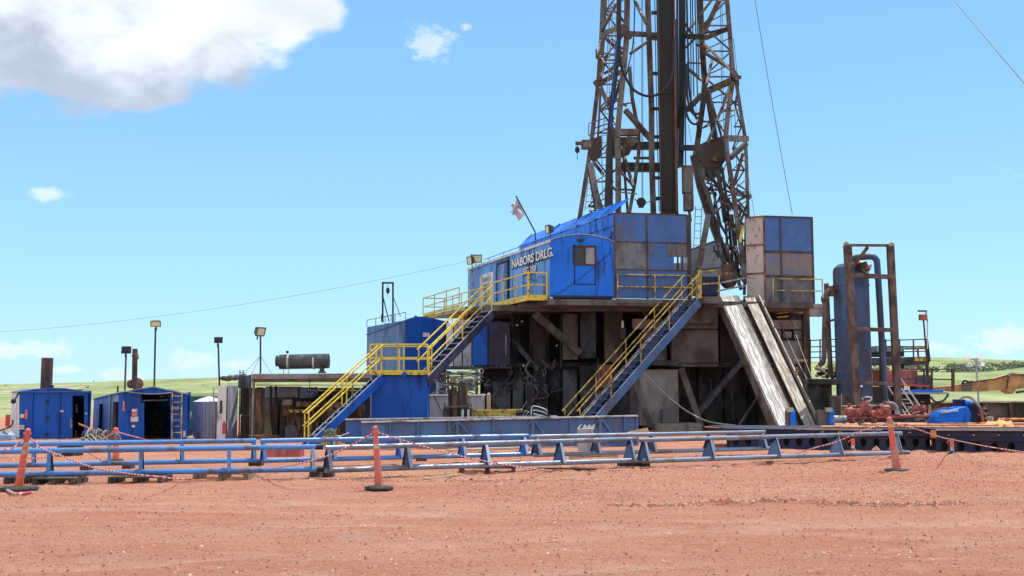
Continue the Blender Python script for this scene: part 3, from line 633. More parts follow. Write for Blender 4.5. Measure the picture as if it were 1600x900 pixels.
# front wall with a window hole: build as strips
wx0 = (along(O, B, 898) - O).length; wx1 = (along(O, B, 930) - O).length; wz0, wz1 = (465 - 411) / F * 47.7, (465 - 384) / F * 47.7
mb = MB()
top = lambda b: HE + (AR * math.sin(math.pi * b / BW) ** .8 if 0.001 < b < BW - .001 else 0)
mb.prism([RF(0, 0), RF(wx0, 0), RF(wx0, 0, top(wx0))] + [RF(b, 0, z) for b, z in reversed(arc) if b < wx0], A * .06)
mb.prism([RF(wx1, 0), RF(BW, 0)] + [RF(b, 0, z) for b, z in reversed(arc) if b > wx1] + [RF(wx1, 0, top(wx1))], A * .06)
mb.prism([RF(wx0, 0), RF(wx1, 0), RF(wx1, 0, wz0), RF(wx0, 0, wz0)], A * .06)
mb.prism([RF(wx0, 0, wz1), RF(wx1, 0, wz1), RF(wx1, 0, top(wx1))] + [RF(b, 0, z) for b, z in reversed(arc) if wx0 < b < wx1] + [RF(wx0, 0, top(wx0))], A * .06)
mb.build('front_wall', 'blue', dog)
mb = MB(); mb.prism([RF(BW - .06, .06), RF(BW, .06), RF(BW, .06, HE), RF(BW - .06, .06, HE)], A * (LEN - .12)); mb.build('right_wall', 'blue', dog)
mb = MB(); mb.prism([RF(0, LEN - .06), RF(BW, LEN - .06)] + [RF(b, LEN - .06, z) for b, z in reversed(arc)], A * .06); mb.build('rear_wall', 'blue', dog)
for px_ in (878, 943): bb = (along(O, B, px_) - O).length; MB().bar(RF(bb, -.004, .02), RF(bb, -.004, top(bb) - .04), .03, .012).build('weld_seam', 'blue', dog)
MB().bar(RF(.02, -.012, .06), RF(BW - .02, -.012, .06), .03, .10).build('sill', 'navy', dog)
# side wall facing left: flat sheets between upright seams, recessed door
seams = [860, 838, 826, 797, 776, 762, 748, 731]
sa = [(along(O, A, px) - O).length for px in seams]
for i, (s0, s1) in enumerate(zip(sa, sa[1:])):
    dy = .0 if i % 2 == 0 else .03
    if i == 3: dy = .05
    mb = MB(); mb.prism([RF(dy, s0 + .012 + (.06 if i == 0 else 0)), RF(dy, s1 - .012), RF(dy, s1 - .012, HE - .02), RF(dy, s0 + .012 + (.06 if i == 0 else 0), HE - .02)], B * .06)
    mb.build('wall_panel', 'blue_lit_side', dog, bevel=.008)
mb = MB(); mb.prism([RF(.1, .1), RF(.16, .1), RF(.16, .1, HE - .03), RF(.1, .1, HE - .03)], A * (LEN - .2)); mb.build('inner_wall', 'navy', dog)
mb = MB(); arc2 = [(-.06, HE - .03)] + [(b, z + .05) for b, z in arc[0:]] + [(BW + .06, HE - .03)]
arc3 = [(b, z) for b, z in arc2[1:-1]]
mb.prism([RF(b, -.05, z) for b, z in arc3] + [RF(b, -.05, z - .035) for b, z in reversed(arc3)], A * (LEN + .1)); mb.build('roof', 'pale_steel', dog)
mb = MB(); mb.bar(RF(-.03, -.06, HE + .0), RF(-.03, LEN, HE + .0), .05, .12); mb.build('lit_roof_rim', 'white_paint', dog)  # rim coloured white for the sunlit highlight along the roof edge
for bb in (.15,): MB().bar(RF(bb, 0, HE + .28), RF(bb, LEN * .8, HE + .28), .03).build('roof_rail', 'blue', dog)
for k, f_ in enumerate((.12, .33, .55, .74)): MB().bar(RF(.15, LEN * f_, HE + .02), RF(.15, LEN * f_, HE + .28), .035).build('roof_post', 'blue', dog)
# door and white board on the side wall
def side_rect(px0, px1, z0, z1, off, th, m, name, parent=dog, bevel=0):
    a0, a1 = ((along(O, A, p) - O).length for p in (px0, px1)); mb = MB()
    mb.prism([RF(-off, a0, z0), RF(-off, a1, z0), RF(-off, a1, z1), RF(-off, a0, z1)], B * th); return mb.build(name, m, parent, bevel=bevel)
dr = side_rect(793, 778, .12, 2.18, .02, .04, 'blue_lit_side', 'door', bevel=.01)
side_rect(794.5, 793.2, .05, 2.3, .05, .08, 'navy', 'door_frame'); side_rect(777.8, 776.5, .05, 2.3, .05, .08, 'navy', 'door_frame'); side_rect(794.5, 776.5, 2.22, 2.3, .05, .08, 'navy', 'door_frame')
h_ = MB().bar(RF(-.06, (along(O, A, 791) - O).length, 1.0), RF(-.06, (along(O, A, 791) - O).length, 1.25), .03); h_.build('door_handle', 'worn_edge', dog)
side_rect(786.5, 784.3, 1.35, 1.62, .035, .012, 'sign_red', 'sticker')
nb = side_rect(771.5, 750.5, .35, 1.95, .04, .04, 'white_paint', 'notice_board')
for z0, z1, a_, b_ in ((1.55, 1.75, 768, 754), (1.05, 1.4, 766, 756), (.5, .95, 766, 756)): side_rect(a_, b_, z0, z1, .055, .012, 'grey_paint', 'notice')
lad = ladder(dog, RF(-.12, (along(O, A, 741.5) - O).length, .2), RF(-.12, (along(O, A, 741.5) - O).length, 2.45), A * .42, 9, 'yellow_dull', .02)
a838 = (along(O, A, 812) - O).length
for dx_, off, mm, nn in ((-.025, -.04, 'letter_black', 'letter_shadow'), (0, -.055, 'letter_white', 'lettering')):
    for body, px_, z_l, hh_, ws_, ex_ in (('NABORS DRLG.', 801.2, 1.80, .56, 1.36, .02), ('RIG 350', 818.5, 1.33, .42, 1.2, .01)):
        text(body, RF(off, (along(O, A, px_) - O).length - dx_ * 4, z_l + dx_ * 1.4), -A, Zv, hh_, mm, dog, nn, ws_, .012, ex_ + (.035 if dx_ else 0))
# front window
win = MB(); fr = .07
for (b0, b1, z0, z1) in ((wx0 - fr, wx1 + fr, wz1, wz1 + fr), (wx0 - fr, wx1 + fr, wz0 - fr, wz0), (wx0 - fr, wx0, wz0, wz1), (wx1, wx1 + fr, wz0, wz1), ((wx0 + wx1) / 2 - .02, (wx0 + wx1) / 2 + .03, wz0, wz1)):
    win.prism([RF(b0, -.03, z0), RF(b1, -.03, z0), RF(b1, -.03, z1), RF(b0, -.03, z1)], A * .08)
wo = win.build('window', 'dark_brown', dog)
MB().prism([RF(wx0, .02, wz0), RF((wx0 + wx1) / 2, .02, wz0), RF((wx0 + wx1) / 2, .02, wz1), RF(wx0, .02, wz1)], A * .01).build('pane', 'dark_glass', wo)
MB().prism([RF((wx0 + wx1) / 2, .03, wz0), RF(wx1, .03, wz0), RF(wx1, .03, wz1), RF((wx0 + wx1) / 2, .03, wz1)], A * .01).build('pane', 'grey_paint', wo)
z0 = (465 - 444) / F * 47.7; z1 = (465 - 413) / F * 47.7
hp = MB()
for (b0, b1, c0, c1) in ((wx0 - .03, wx1 + .03, z0, z0 + .05), (wx0 - .03, wx0 + .02, z0, z1), (wx1 - .02, wx1 + .03, z0, z1)): hp.prism([RF(b0, -.02, c0), RF(b1, -.02, c0), RF(b1, -.02, c1), RF(b0, -.02, c1)], A * .03)
hp.build('hatch_frame', 'navy', dog)
MB().lathe(RF(BW * .47, -.06, HE + .1), [(.02, -.1), (.12, -.08), (.15, 0), (.05, .08)], 10).build('bulkhead_lamp', 'lamp_body', dog, True)
MB().path(sag(RF(BW * .95, -.03, 2.1), RF(BW * .1, -.03, .15), .1), .012, 5).build('cable', 'navy', dog)
for a_ in (.6, 1.8): MB().path(spline([RF(-.05, a_, .9), RF(-.09, a_ + .4, 1.05), RF(-.09, a_ + .9, .85), RF(-.05, a_ + 1.4, .95)]), .014, 5).build('cable', 'navy', dog)
for b_ in (.05, BW - .05, -.0): MB().ball(RF(b_, -.03, -.02), .05, 8).build('corner_lug', 'white_paint', dog, True)

# floodlights
FG = 'floodlights around the site'
def flood(p, aim, w_, h_, label, root=None, d=.22, lit=True):
    p = V(p); aim = V(aim).normalized(); sx = aim.cross(Zv).normalized(); up = sx.cross(aim)
    t = root or T('floodlight', label, 'floodlight', tuple(p), FG)
    m = MB(); m.hexa([p + sx * -w_ / 2 * k + up * s_ * h_ / 2 * k - aim * (d if k < 1 else 0) + (sx * w_ * k if i in (1, 2) else V(0, 0, 0)) for i, (k, s_) in enumerate(((1, -1), (1, -1), (.7, -1), (.7, -1)))] +
                      [p + sx * -w_ / 2 * k + up * h_ / 2 * k - aim * (d if k < 1 else 0) + (sx * w_ * k if i in (1, 2) else V(0, 0, 0)) for i, k in enumerate((1, 1, .7, .7))]); m.build('housing', 'lamp_body' if lit else 'black', t)
    MB().box(p + aim * .012, (w_ * .86, h_ * .82, .02), (sx, up, aim)).build('lens', 'lamp_glass', t)
    fm = MB()
    for s_ in (-1, 1): fm.box(p + up * s_ * h_ * .46 + aim * .02, (w_, h_ * .1, .04), (sx, up, aim)); fm.box(p + sx * s_ * w_ * .46 + aim * .02, (h_ * .1, h_ * .8, .036), (sx, up, aim))
    fm.build('bezel', 'lamp_body', t)
    MB().bar(p - aim * d * .5 - up * h_ * .5, p - aim * d * .5 - up * (h_ * .5 + .18), .05).build('bracket', 'lamp_body', t); return t
flood(RF(.0, .3, HE + .55), (-.95, -.35, -.05), .42, .40, 'square floodlight over the front left corner of the blue cabin')
flood(W(734, 407, 56.5), (-.8, -.6, -.15), .45, .42, 'left one of the two floodlights on the far corner of the blue cabin')
flood(W(744, 404, 56.5), (.1, -.95, -.3), .60, .42, 'right one of the two floodlights on the far corner of the blue cabin', d=.3)
# flag
fp0 = W(838, 392, 49.6); fp1 = W(836, 362, 49.6); fp2 = W(806, 306, 49.6)
fl = T('flag', 'small grey flag on a bent dark pole above the cabin roof', 'flag', tuple(fp0))
MB().path([fp0, fp1, fp2], .035, 8).build('pole', 'lamp_body', fl, True); MB().box(fp0 + Zv * .0, (.2, .12, .2)).build('clamp', 'rust_red', fl)
q = [W(*p, 49.6) for p in ((808, 311), (820, 335))]; e = [W(*p, 49.6) for p in ((797, 321), (809, 344))]
mb = MB(); n_ = 10; vs = []; fs = []
for i in range(n_ + 1):
    for j in range(n_ + 1):
        s_, t_ = i / n_, j / n_; p = q[0].lerp(q[1], s_).lerp(e[0].lerp(e[1], s_), t_)
        p = p + Yv * .10 * math.sin(t_ * 7 + s_ * 2) + Zv * (-.05 * math.sin(t_ * 3.1)) + V(.05 * math.sin(s_ * 9) * t_, 0, .04 * math.sin(s_ * 12) * t_); vs.append(p)
for i in range(n_):
    for j in range(n_): a_ = i * (n_ + 1) + j; fs.append((a_, a_ + 1, a_ + n_ + 2, a_ + n_ + 1))
mb.add(vs, fs); mb.build('cloth', 'flag_cloth', fl, True)
text('2XPY', W(800.5, 337, 49.25), (W(813, 327, 49.4) - W(800.5, 337, 49.4)), (W(795, 330, 49.4) - W(800.5, 337, 49.4)), .30, 'letter_black', fl, 'lettering', .8)

# upper wind wall with tilted flaps behind the dog house
ww = T('wind_wall', 'tall blue wind wall with tilted roof flaps behind the cabin', 'wall', tuple(P1))
WH = (465 - 328) / F * P1.y
def RW(b, a, z): return P1 + B * b + A * a + Zv * z
wal = (along(P1 + Zv * 2.9, A, 812) - P1 - Zv * 2.9).length
wps = [0, .2, .42, .64, .85, 1]
for i in range(5):
    s0, s1 = wal * wps[i], wal * wps[i + 1]; mb = MB(); mb.prism([RW(.03 + .02 * (i % 2), s0 + .01, 0), RW(.03 + .02 * (i % 2), s1 - .01, 0), RW(.03 + .02 * (i % 2), s1 - .01, WH - .02), RW(.03 + .02 * (i % 2), s0 + .01, WH - .02)], B * .07); mb.build('wall_panel', 'blue', ww, bevel=.01)
MB().bar(RW(.0, 0, WH - .35), RW(.0, wal, WH - .35), .05, .5).build('lip', 'blue', ww)
for i in range(3):
    s0, s1 = wal * i / 3, wal * (i + 1) / 3
    mb = MB(); mb.prism([RW(-.05, s0 + .03, WH - .05), RW(-.05, s1 - .03, WH - .05), RW(.75, s1 - .03, WH + .62), RW(.75, s0 + .03, WH + .62)], Zv * .05); mb.build('roof_flap', 'blue', ww, bevel=.01)
    MB().bar(RW(-.08, s1, WH - .1), RW(.7, s1 - .0, WH + .68), .05).build('flap_rib', 'navy', ww)
    MB().bar(RW(.05, s0 + .5, WH - .2), RW(.6, s0 + .5, WH + .4), .04).build('flap_strut', 'navy', ww)
MB().bar(RW(-.02, .1, WH - .9), RW(-.02, 2.2, WH - 2.4), .03).build('stay', 'navy', ww)
MB().bar(RW(-.02, .2, WH - .8), RW(-.02, .5, WH - 2.6), .03).build('stay', 'navy', ww)
# front wind wall right of the cabin
fw = T('wind_wall', 'front wind wall of worn blue and grey panels right of the cabin', 'wall', tuple(P1))
PE = along(P1, B, 1076); FWW = (PE - P1).length
mid = (along(P1, B, 1012) - P1).length
hs_ = [0, (465 - 419) / F * P1.y, (465 - 375) / F * P1.y, (465 - 329) / F * P1.y]
for (b0, b1) in ((.06, mid - .02), (mid + .02, FWW - .02)):
    for k in range(3):
        if b0 > 1 and k == 1:
            bx = (along(P1, B, 1054) - P1).length; zc = hs_[2] - .62
            mb = MB(); mb.prism([RW(b0, 0, hs_[1] + .02), RW(bx, 0, hs_[1] + .02), RW(bx, 0, hs_[2] - .02), RW(b0, 0, hs_[2] - .02)], A * .05); mb.build('wall_panel', 'blue_worn', fw, bevel=.008)
            mb = MB(); mb.prism([RW(bx, 0, zc), RW(b1, 0, zc), RW(b1, 0, hs_[2] - .02), RW(bx, 0, hs_[2] - .02)], A * .05); mb.build('wall_panel', 'blue_worn', fw)
        else:
            mb = MB(); mb.prism([RW(b0, 0, hs_[k] + .02), RW(b1, 0, hs_[k] + .02), RW(b1, 0, hs_[k + 1] - .02), RW(b0, 0, hs_[k + 1] - .02)], A * .05)
            mb.build('wall_panel', 'dull_panel' if (b0 < 1 and k == 1) else 'blue_worn', fw, bevel=.008)
for px0, px1 in ((1016, 1021), (1044, 1056), (1058, 1073)):
    b0, b1 = ((along(P1, B, p) - P1).length for p in (px0, px1)); mb = MB(); mb.prism([RW(b0, -.025, hs_[2] - .6), RW(b1, -.025, hs_[2] - .6), RW(b1, -.025, hs_[2] - .06), RW(b0, -.025, hs_[2] - .06)], A * .05); mb.build('cover_plate', 'grime_brown', fw)
for b_ in (0.03, mid, FWW + .0): MB().bar(RW(b_, .01, 0), RW(b_, .01, hs_[3]), .07, .09).build('frame_post', 'rust', fw)
for z_ in (hs_[1], hs_[2], hs_[3]): MB().bar(RW(.06, .01, z_), RW(FWW - .02, .01, z_), .05, .06).build('frame_rail', 'rust', fw)
MB().bar(RW(FWW + .12, .1, -.1), RW(FWW + .12, .1, hs_[3] - .05), .17).build('corner_column', 'mast_dark', fw)

for px_ in (1059, 1066): MB().pbar(px_, 424, px_, 396, 51.5, 2.5).build('back_post', 'rust', fw)
MB().pbox(1054, 411, 1074, 424, 52.2, .3).build('back_box', 'grey_paint', fw)
# substructure: floor slab, legs, boxes in the shade below
sub = T('rig_substructure', 'shade-darkened grimy steel substructure of boxes, legs and braces carrying the rig floor', 'substructure', (O.x + 4, 50, 0))
FE = along(P1, B, 1268); FR_ = (FE - O).length
fl_ = MB(); fl_.prism([RF(-.1, -.15, -.32), RF(-.1, 13, -.32), RF(FR_, 13, -.32), RF(FR_, -.15, -.32)], Zv * .26); fl_.build('floor_slab', 'grime_brown', sub)
wk = T('walkway', 'grated walkway with yellow rails along the left side of the blue cabin', 'walkway', tuple(RF(-1, 4)))
mb = MB(); mb.prism([RF(-.92, .1, -.1), RF(-.92, LEN + 1.2, -.1), RF(-.12, LEN + 1.2, -.1), RF(-.12, .1, -.1)], Zv * .08); mb.build('grating', 'grating', wk)
mb = MB(); mb.prism([RF(-2.1, 5.4, -.1), RF(-2.1, LEN + 1.2, -.1), RF(-.94, LEN + 1.2, -.1), RF(-.94, 5.4, -.1)], Zv * .08); mb.build('grating', 'grating', wk)
for a_ in (1.5, 4, 6.5, 9): MB().bar(RF(-.9, a_, -.22), RF(.6, a_, -.30), .12, .16).build('outrigger', 'grime_brown', wk)
aS = (along(RF(-.92, 0), A, 768) - RF(-.92, 0)).length
railing(wk, [RF(-.12, .12), RF(-.92, .12), RF(-.92, aS)], 1.10, 'yellow', .03, spacing=1.7)
MB().bar(RF(-.95, .1, .0), RF(-.95, aS, .0), .03, .26).build('kick_plate', 'yellow', wk); MB().bar(RF(-.12, .08, .0), RF(-.95, .08, .0), .03, .24).build('kick_plate', 'yellow', wk)
MB().bar(RF(-.95, .1, -.1), RF(-.95, .1, 1.1), .09).build('corner_post', 'yellow', wk)
railing(wk, [RF(-2.1, aS + 1.3), RF(-2.1, LEN + 1.2), RF(-.95, LEN + 1.2)], 1.0, 'yellow', .025, spacing=2, kick='yellow')
railing(wk, [RF(-.95, aS + .2), RF(-.95, LEN + 1.1)], 1.0, 'yellow', .025, spacing=1.6)
MB().bar(RF(-2.1, 5.4, -.12), RF(-2.1, LEN + 1.2, -.12), .05, .16).build('edge_beam', 'yellow_dull', wk)
railing(sub, [RW(.1, -.12, -.05), RW((PE - P1).length + .1, -.12, -.05)], 1.12, 'yellow_dull', .027, spacing=1.6)
MB().bar(RW(0, -.16, -.12), RW((along(P1, B, 1126) - P1).length, -.16, -.12), .1, .2).build('deck_edge', 'grime_brown', sub)
def sbox(name, x0, y0, x1, y1, Yd, dep, m, bev=.02): return MB().pbox(x0, y0, x1, y1, Yd, dep).build(name, m, sub, bevel=bev)
# back wall of separate panels, the substructure's shade put into their dark colours
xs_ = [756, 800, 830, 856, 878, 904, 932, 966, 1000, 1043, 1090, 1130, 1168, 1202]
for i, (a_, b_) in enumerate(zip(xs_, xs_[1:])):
    m_ = ('grime_shade', 'grime_shade_blue', 'grime_brown')[(i * 2 + 1) % 3]
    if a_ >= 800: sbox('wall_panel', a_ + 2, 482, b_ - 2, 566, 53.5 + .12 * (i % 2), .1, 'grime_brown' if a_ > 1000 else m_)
    sbox('wall_panel', a_ + 2, 574, b_ - 2, 662, 52.8 + .1 * (i % 2), .1, 'grime_shade' if a_ > 1000 else 'grime_shade_blue')
    MB().pbox(b_ - 2.5, 480, b_ + 2.5, 668, 53.0, .35).build('column', 'grime_shade', sub)
sbox('cross_beam', 760, 566, 1202, 574, 52.4, .4, 'grime_shade'); sbox('cross_beam', 756, 476, 1262, 486, 49.6, .5, 'grime_brown')
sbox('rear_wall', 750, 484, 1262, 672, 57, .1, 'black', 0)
# things in the shade that stand proud
sbox('side_box', 880, 490, 903, 562, 51.5, 1, 'grime_brown'); sbox('side_box', 907, 486, 931, 560, 51.2, 1, 'grime_shade_blue'); sbox('side_box', 945, 486, 973, 566, 51.4, 1, 'grime_brown')
sbox('side_box', 907, 572, 940, 648, 51.0, 1, 'grime_shade_blue'); sbox('side_box', 880, 578, 902, 648, 51.3, 1, 'grime_shade_blue'); sbox('side_box', 942, 575, 985, 648, 51.6, 1, 'grime_shade_blue')
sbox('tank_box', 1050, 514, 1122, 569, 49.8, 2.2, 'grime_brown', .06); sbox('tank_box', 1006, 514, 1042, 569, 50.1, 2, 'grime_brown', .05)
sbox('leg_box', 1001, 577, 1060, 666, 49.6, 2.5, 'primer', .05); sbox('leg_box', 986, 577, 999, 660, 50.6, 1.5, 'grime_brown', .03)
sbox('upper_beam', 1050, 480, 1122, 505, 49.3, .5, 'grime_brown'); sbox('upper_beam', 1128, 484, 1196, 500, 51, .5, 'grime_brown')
sbox('ledge', 1000, 563, 1060, 571, 49.2, .5, 'grime_shade'); sbox('pedestal', 1027, 662, 1097, 676, 48.0, 2.4, 'concrete'); sbox('light_panel', 988, 498, 1036, 514, 50.3, .08, 'primer'); sbox('box', 1036, 640, 1058, 662, 48.6, .9, 'grime_brown')
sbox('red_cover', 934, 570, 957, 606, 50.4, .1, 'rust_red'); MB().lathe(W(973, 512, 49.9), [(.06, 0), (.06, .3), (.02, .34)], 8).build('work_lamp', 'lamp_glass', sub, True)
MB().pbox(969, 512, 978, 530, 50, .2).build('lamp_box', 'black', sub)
for (a_, b_, c_, d_, Ya, Yb, wd, m_) in ((778, 503, 842, 578, 52, 51, 7, 'grime_shade_blue'), (835, 490, 905, 552, 50, 50.8, 10, 'grime_brown'), (1064, 575, 1096, 668, 49.4, 49.2, 9, 'grime_brown'),
        (1168, 553, 1090, 646, 50.3, 49.6, 8, 'grime_shade_blue'), (988, 588, 1018, 668, 49.3, 48.9, 8, 'grime_brown'), (1140, 575, 1146, 655, 50.3, 50.3, 3, 'grime_shade'), (1002, 478, 1012, 500, 49.5, 49.5, 3, 'rust')):
    MB().pbar(a_, b_, c_, d_, Ya, wd, Yb).build('brace', m_, sub)
cr_ = random.Random(31)
for i in range(30):
    x_ = cr_.uniform(760, 870); y_ = cr_.uniform(560, 610); Yc = 51 + cr_.uniform(0, 1)
    MB().path(spline([W(x_, y_, Yc), W(x_ + cr_.uniform(-12, 12), y_ + cr_.uniform(5, 20), Yc - .2), W(x_ + cr_.uniform(-20, 20), y_ + cr_.uniform(0, 34), Yc)]), cr_.uniform(.02, .06), 6).build('pipe', cr_.choice(['grime_shade', 'grime_shade_blue', 'grime_brown', 'rubber']), sub, True)
for (x0, y0, x1, y1) in ((770, 596, 798, 648), (801, 596, 818, 648), (821, 598, 836, 648), (838, 600, 856, 648)): sbox('equipment_panel', x0, y0, x1, y1, 51.3, .8, 'grime_shade_blue', .03)
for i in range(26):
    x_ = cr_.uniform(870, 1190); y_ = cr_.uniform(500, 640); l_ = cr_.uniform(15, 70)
    MB().ptube(x_, y_, x_ + cr_.uniform(-3, 3), min(y_ + l_, 668), 52.4 + cr_.uniform(-.6, .2), cr_.uniform(1.2, 3.5)).build('conduit', cr_.choice(['grime_shade', 'grime_shade_blue', 'grime_brown', 'mast_dark']), sub, True)
for x_, y_ in ((808, 508), (816, 502), (818, 571), (776, 572), (783, 572), (788, 572), (1008, 605), (870, 540)): MB().ball(W(x_, y_, 51.2), .05, 6).build('white_dot', 'white_paint', sub)  # small white balls dotted over the dark panels
for x0, y0, x1, y1 in ((1050, 505, 1122, 513), (1050, 569, 1122, 573), (1006, 508, 1046, 513)): sbox('flange', x0, y0, x1, y1, 49.5, .3, 'grime_brown', .01)
for x_ in range(1055, 1122, 11): MB().tube(W(x_, 509, 49.45), W(x_, 509, 49.6), .05, 6).build('bolt', 'rust', sub)
# right leg under the drillers side
sbox('leg_panel', 1200, 532, 1262, 570, 51.0, 2.5, 'primer'); sbox('leg_panel', 1200, 572, 1264, 668, 50.9, 2.5, 'grime_brown'); sbox('leg_panel', 1200, 500, 1258, 514, 50.9, .4, 'primer')
sbox('leg_panel', 1200, 516, 1220, 530, 51.05, .4, 'primer'); sbox('leg_panel', 1241, 516, 1261, 530, 51.05, .4, 'primer'); sbox('leg_back', 1196, 480, 1262, 668, 53.6, .2, 'grime_shade', 0)
sbox('edge_column', 1259, 480, 1265, 668, 50.7, .3, 'rust'); sbox('opening_frame', 1219, 514, 1242, 532, 51.3, .1, 'black'); sbox('cabinet_screen', 1224, 518, 1237, 528, 51.2, .05, 'grey_paint')
for (a_, b_, c_) in ((1212, 488, 1233), (1214, 494, 1232)): MB().pbar(a_, b_ + 2, c_, b_, 50.8, 2.2).build('grab_rail', 'yellow_dull', sub)
MB().pbar(1238, 562, 1262, 564, 50.7, 4).build('pipe', 'tan_steel', sub)
# right wind wall box on the floor
rb = T('wind_wall', 'rust stained wind wall box with beige side at the right of the mast', 'wall', tuple(W(1196, 470, 50.6)))
Q0 = W(1196, 470, 50.6); QB = along(Q0, B, 1272); QL = (QB - Q0).length; QA = along(Q0 + Zv * 2, A * 1, 1165)
qd = V(-.86, .5, 0)
QAe = along(Q0, qd, 1167); qa = (QAe - Q0).length; QH = (470 - 336) / F * 50.6
def RQ(b, a, z): return Q0 + B * b + qd * a + Zv * z
zz = [-.0, (470 - 426) / F * 50.6, (470 - 381) / F * 50.6, QH]
for k in range(3):
    mb = MB(); mb.prism([RQ(0, .02, zz[k] + .02), RQ(0, qa, zz[k] + .02), RQ(0, qa, zz[k + 1] - .02), RQ(0, .02, zz[k + 1] - .02)], B * .08); mb.build('side_panel', 'beige', rb, bevel=.01)
    MB().bar(RQ(-.02, .0, zz[k + 1]), RQ(-.02, qa, zz[k + 1]), .06).build('frame_rail', 'rust_red', rb)
xm = (along(Q0, B, 1222) - Q0).length
for k, (z0_, z1_) in enumerate(((-.1, 1.15), (1.19, 2.3), (2.34, QH))):
    for j, (b0, b1) in enumerate(((.05, xm - .02), (xm + .02, QL - .02))):
        mb = MB(); mb.prism([RQ(b0, 0, z0_), RQ(b1, 0, z0_), RQ(b1, 0, z1_), RQ(b0, 0, z1_)], V(0, .05, 0)); mb.build('front_panel', ('dull_panel', 'worn_mid', 'blue_worn')[k], rb, bevel=.008)
for z_ in (1.17, 2.32): MB().bar(RQ(.05, .0, z_) + V(0, .0, 0), RQ(QL, .0, z_), .06, .09).build('frame_rail', 'rust', rb)
for b_ in (.0, xm, QL): MB().bar(RQ(b_, 0, -.1), RQ(b_, 0, QH + .02), .08).build('frame_post', 'rust_red' if b_ == 0 else 'mast_dark', rb)
MB().bar(RQ(0, -.01, QH), RQ(QL, -.01, QH), .07).build('frame_rail', 'mast_dark', rb)
mb = MB(); mb.prism([RQ(-.0, -.35, -.32), RQ(QL + .12, -.35, -.32), RQ(QL + .12, -.35, -.12), RQ(0, -.35, -.12)], V(-.2, 3, 0)); mb.build('ledge', 'primer', rb, bevel=.02)
MB().prism([RQ(QL - .02, 0.06, -.1), RQ(QL - .02, .06, QH), RQ(QL - .02, 0.06, QH) + V(-.3, 3, 0), RQ(QL - .02, .06, -.1) + V(-.3, 3, 0)], V(-.06, 0, 0)).build('end_wall', 'blue_worn', rb)
railing(rb, [RQ(.05, -.33, -.12), RQ(QL + .08, -.33, -.12)], 1.15, 'yellow_dull', .022, spacing=2.5)
MB().prism([RQ(QL - .35, -.3, -.7), RQ(QL + .12, -.3, -.7), RQ(QL + .12, -.3, -.33), RQ(0.1, -.3, -.33)], V(0, .5, 0)).build('bracket', 'primer', rb)

# stairs left
sl = T('stairway', 'lower left stairway with yellow rails rising to the landing', 'stairs', tuple(W(479, 696, 36)))
w1 = V(-.30, .9, 0)
stair(sl, W(479, 696, 36), W(598, 584, 39.4), w1, 13, 'blue_shed', 'grating', sw=.30, tread_nose='grey_paint')
ld_ = T('landing', 'yellow railed landing on a blue steel box between the two left stairways', 'platform', tuple(W(625, 655, 42)))
La, Lb = W(578, 582, 39.5), W(668, 582, 39.5); ldp = V(.05, 1.3, 0)
mb = MB(); mb.prism([La - Zv * .1, Lb - Zv * .1, Lb + ldp - Zv * .1, La + ldp - Zv * .1], Zv * .09); mb.build('deck', 'grating', ld_)
mb = MB(); mb.bar(La - Yv * .02, Lb - Yv * .02, .04, .17); mb.build('kick_plate', 'yellow', ld_)
railing(ld_, [La, Lb], 1.02, 'yellow', .027, spacing=1.25); railing(ld_, [La + ldp, Lb + ldp], 1.0, 'yellow', .022, spacing=.9)
MB().bar(Lb - Yv * .02, Lb + ldp, .04, .17).build('kick_plate', 'yellow', ld_)
MB().pbox(580, 587, 668, 687, 39.6, 1.2).build('box_support', 'blue_shed', ld_, bevel=.015)
MB().pbox(570, 620, 578, 687, 39.9, .1).build('inset_strip', 'navy', ld_)
MB().lathe(W(632, 585, 39.4), [(.09, -.03), (.09, .03)], 12, Yv).build('lifting_eye', 'blue_shed', ld_)
su = T('stairway', 'upper left stairway rising from the landing to the cabin walkway', 'stairs', tuple(W(668, 580, 42.2)))
stair(su, W(668, 590, 39.6), W(770, 484, 45.2), V(-.45, .8, 0), 12, 'navy', 'grating', sw=.32, tread_nose='grey_paint')
sr = T('stairway', 'long right stairway with thin yellow rails up to the front of the rig floor', 'stairs', tuple(W(902, 684, 43.8)))
stair(sr, W(902, 684, 43.8), W(1092, 466, 47.5), V(-.58, .42, 0), 22, 'blue_beam', 'blue_shed', 'yellow_dull', sw=.34, npost=5, tread_nose='blue_worn')
railing(sr, [W(1093, 466, 47.9), W(1124, 464, 48.1)], 1.2, 'yellow_dull', .03, spacing=.7); MB().pbar(1093, 466, 1093, 422, 47.8, 6).build('post', 'yellow_dull', sr)
MB().pbox(1088, 463.5, 1126, 474, 47.85, 1.2).build('landing_deck', 'grime_brown', sr)
for y_ in (440, 452): MB().pbar(1120, y_ + 3, 1165, y_ - 6, 50, 2.6).build('rail', 'grey_paint', sr)
MB().pbox(1093, 432, 1124, 462, 51, .8).build('dog_box', 'navy', sub, bevel=.02)
bk = T('cabin', 'pale grey cabin with sloping roof seen behind the mast leg', 'cabin', tuple(W(1112, 432, 58)))
MB().prism([W(1076, 392, 58), W(1128, 373, 58), W(1131, 436, 58), W(1076, 436, 58)], V(0, 3, 0)).build('wall', 'grey_paint', bk)
MB().pbar(1076, 391, 1130, 372, 57.9, 2).build('roof_edge', 'dark_brown', bk); MB().pbar(1084, 424, 1130, 417, 57.9, 1.6).build('conduit', 'dark_brown', bk)
MB().pbox(1089, 404, 1101, 420, 57.9, .1).build('hatch', 'grey_paint', bk, bevel=.02)

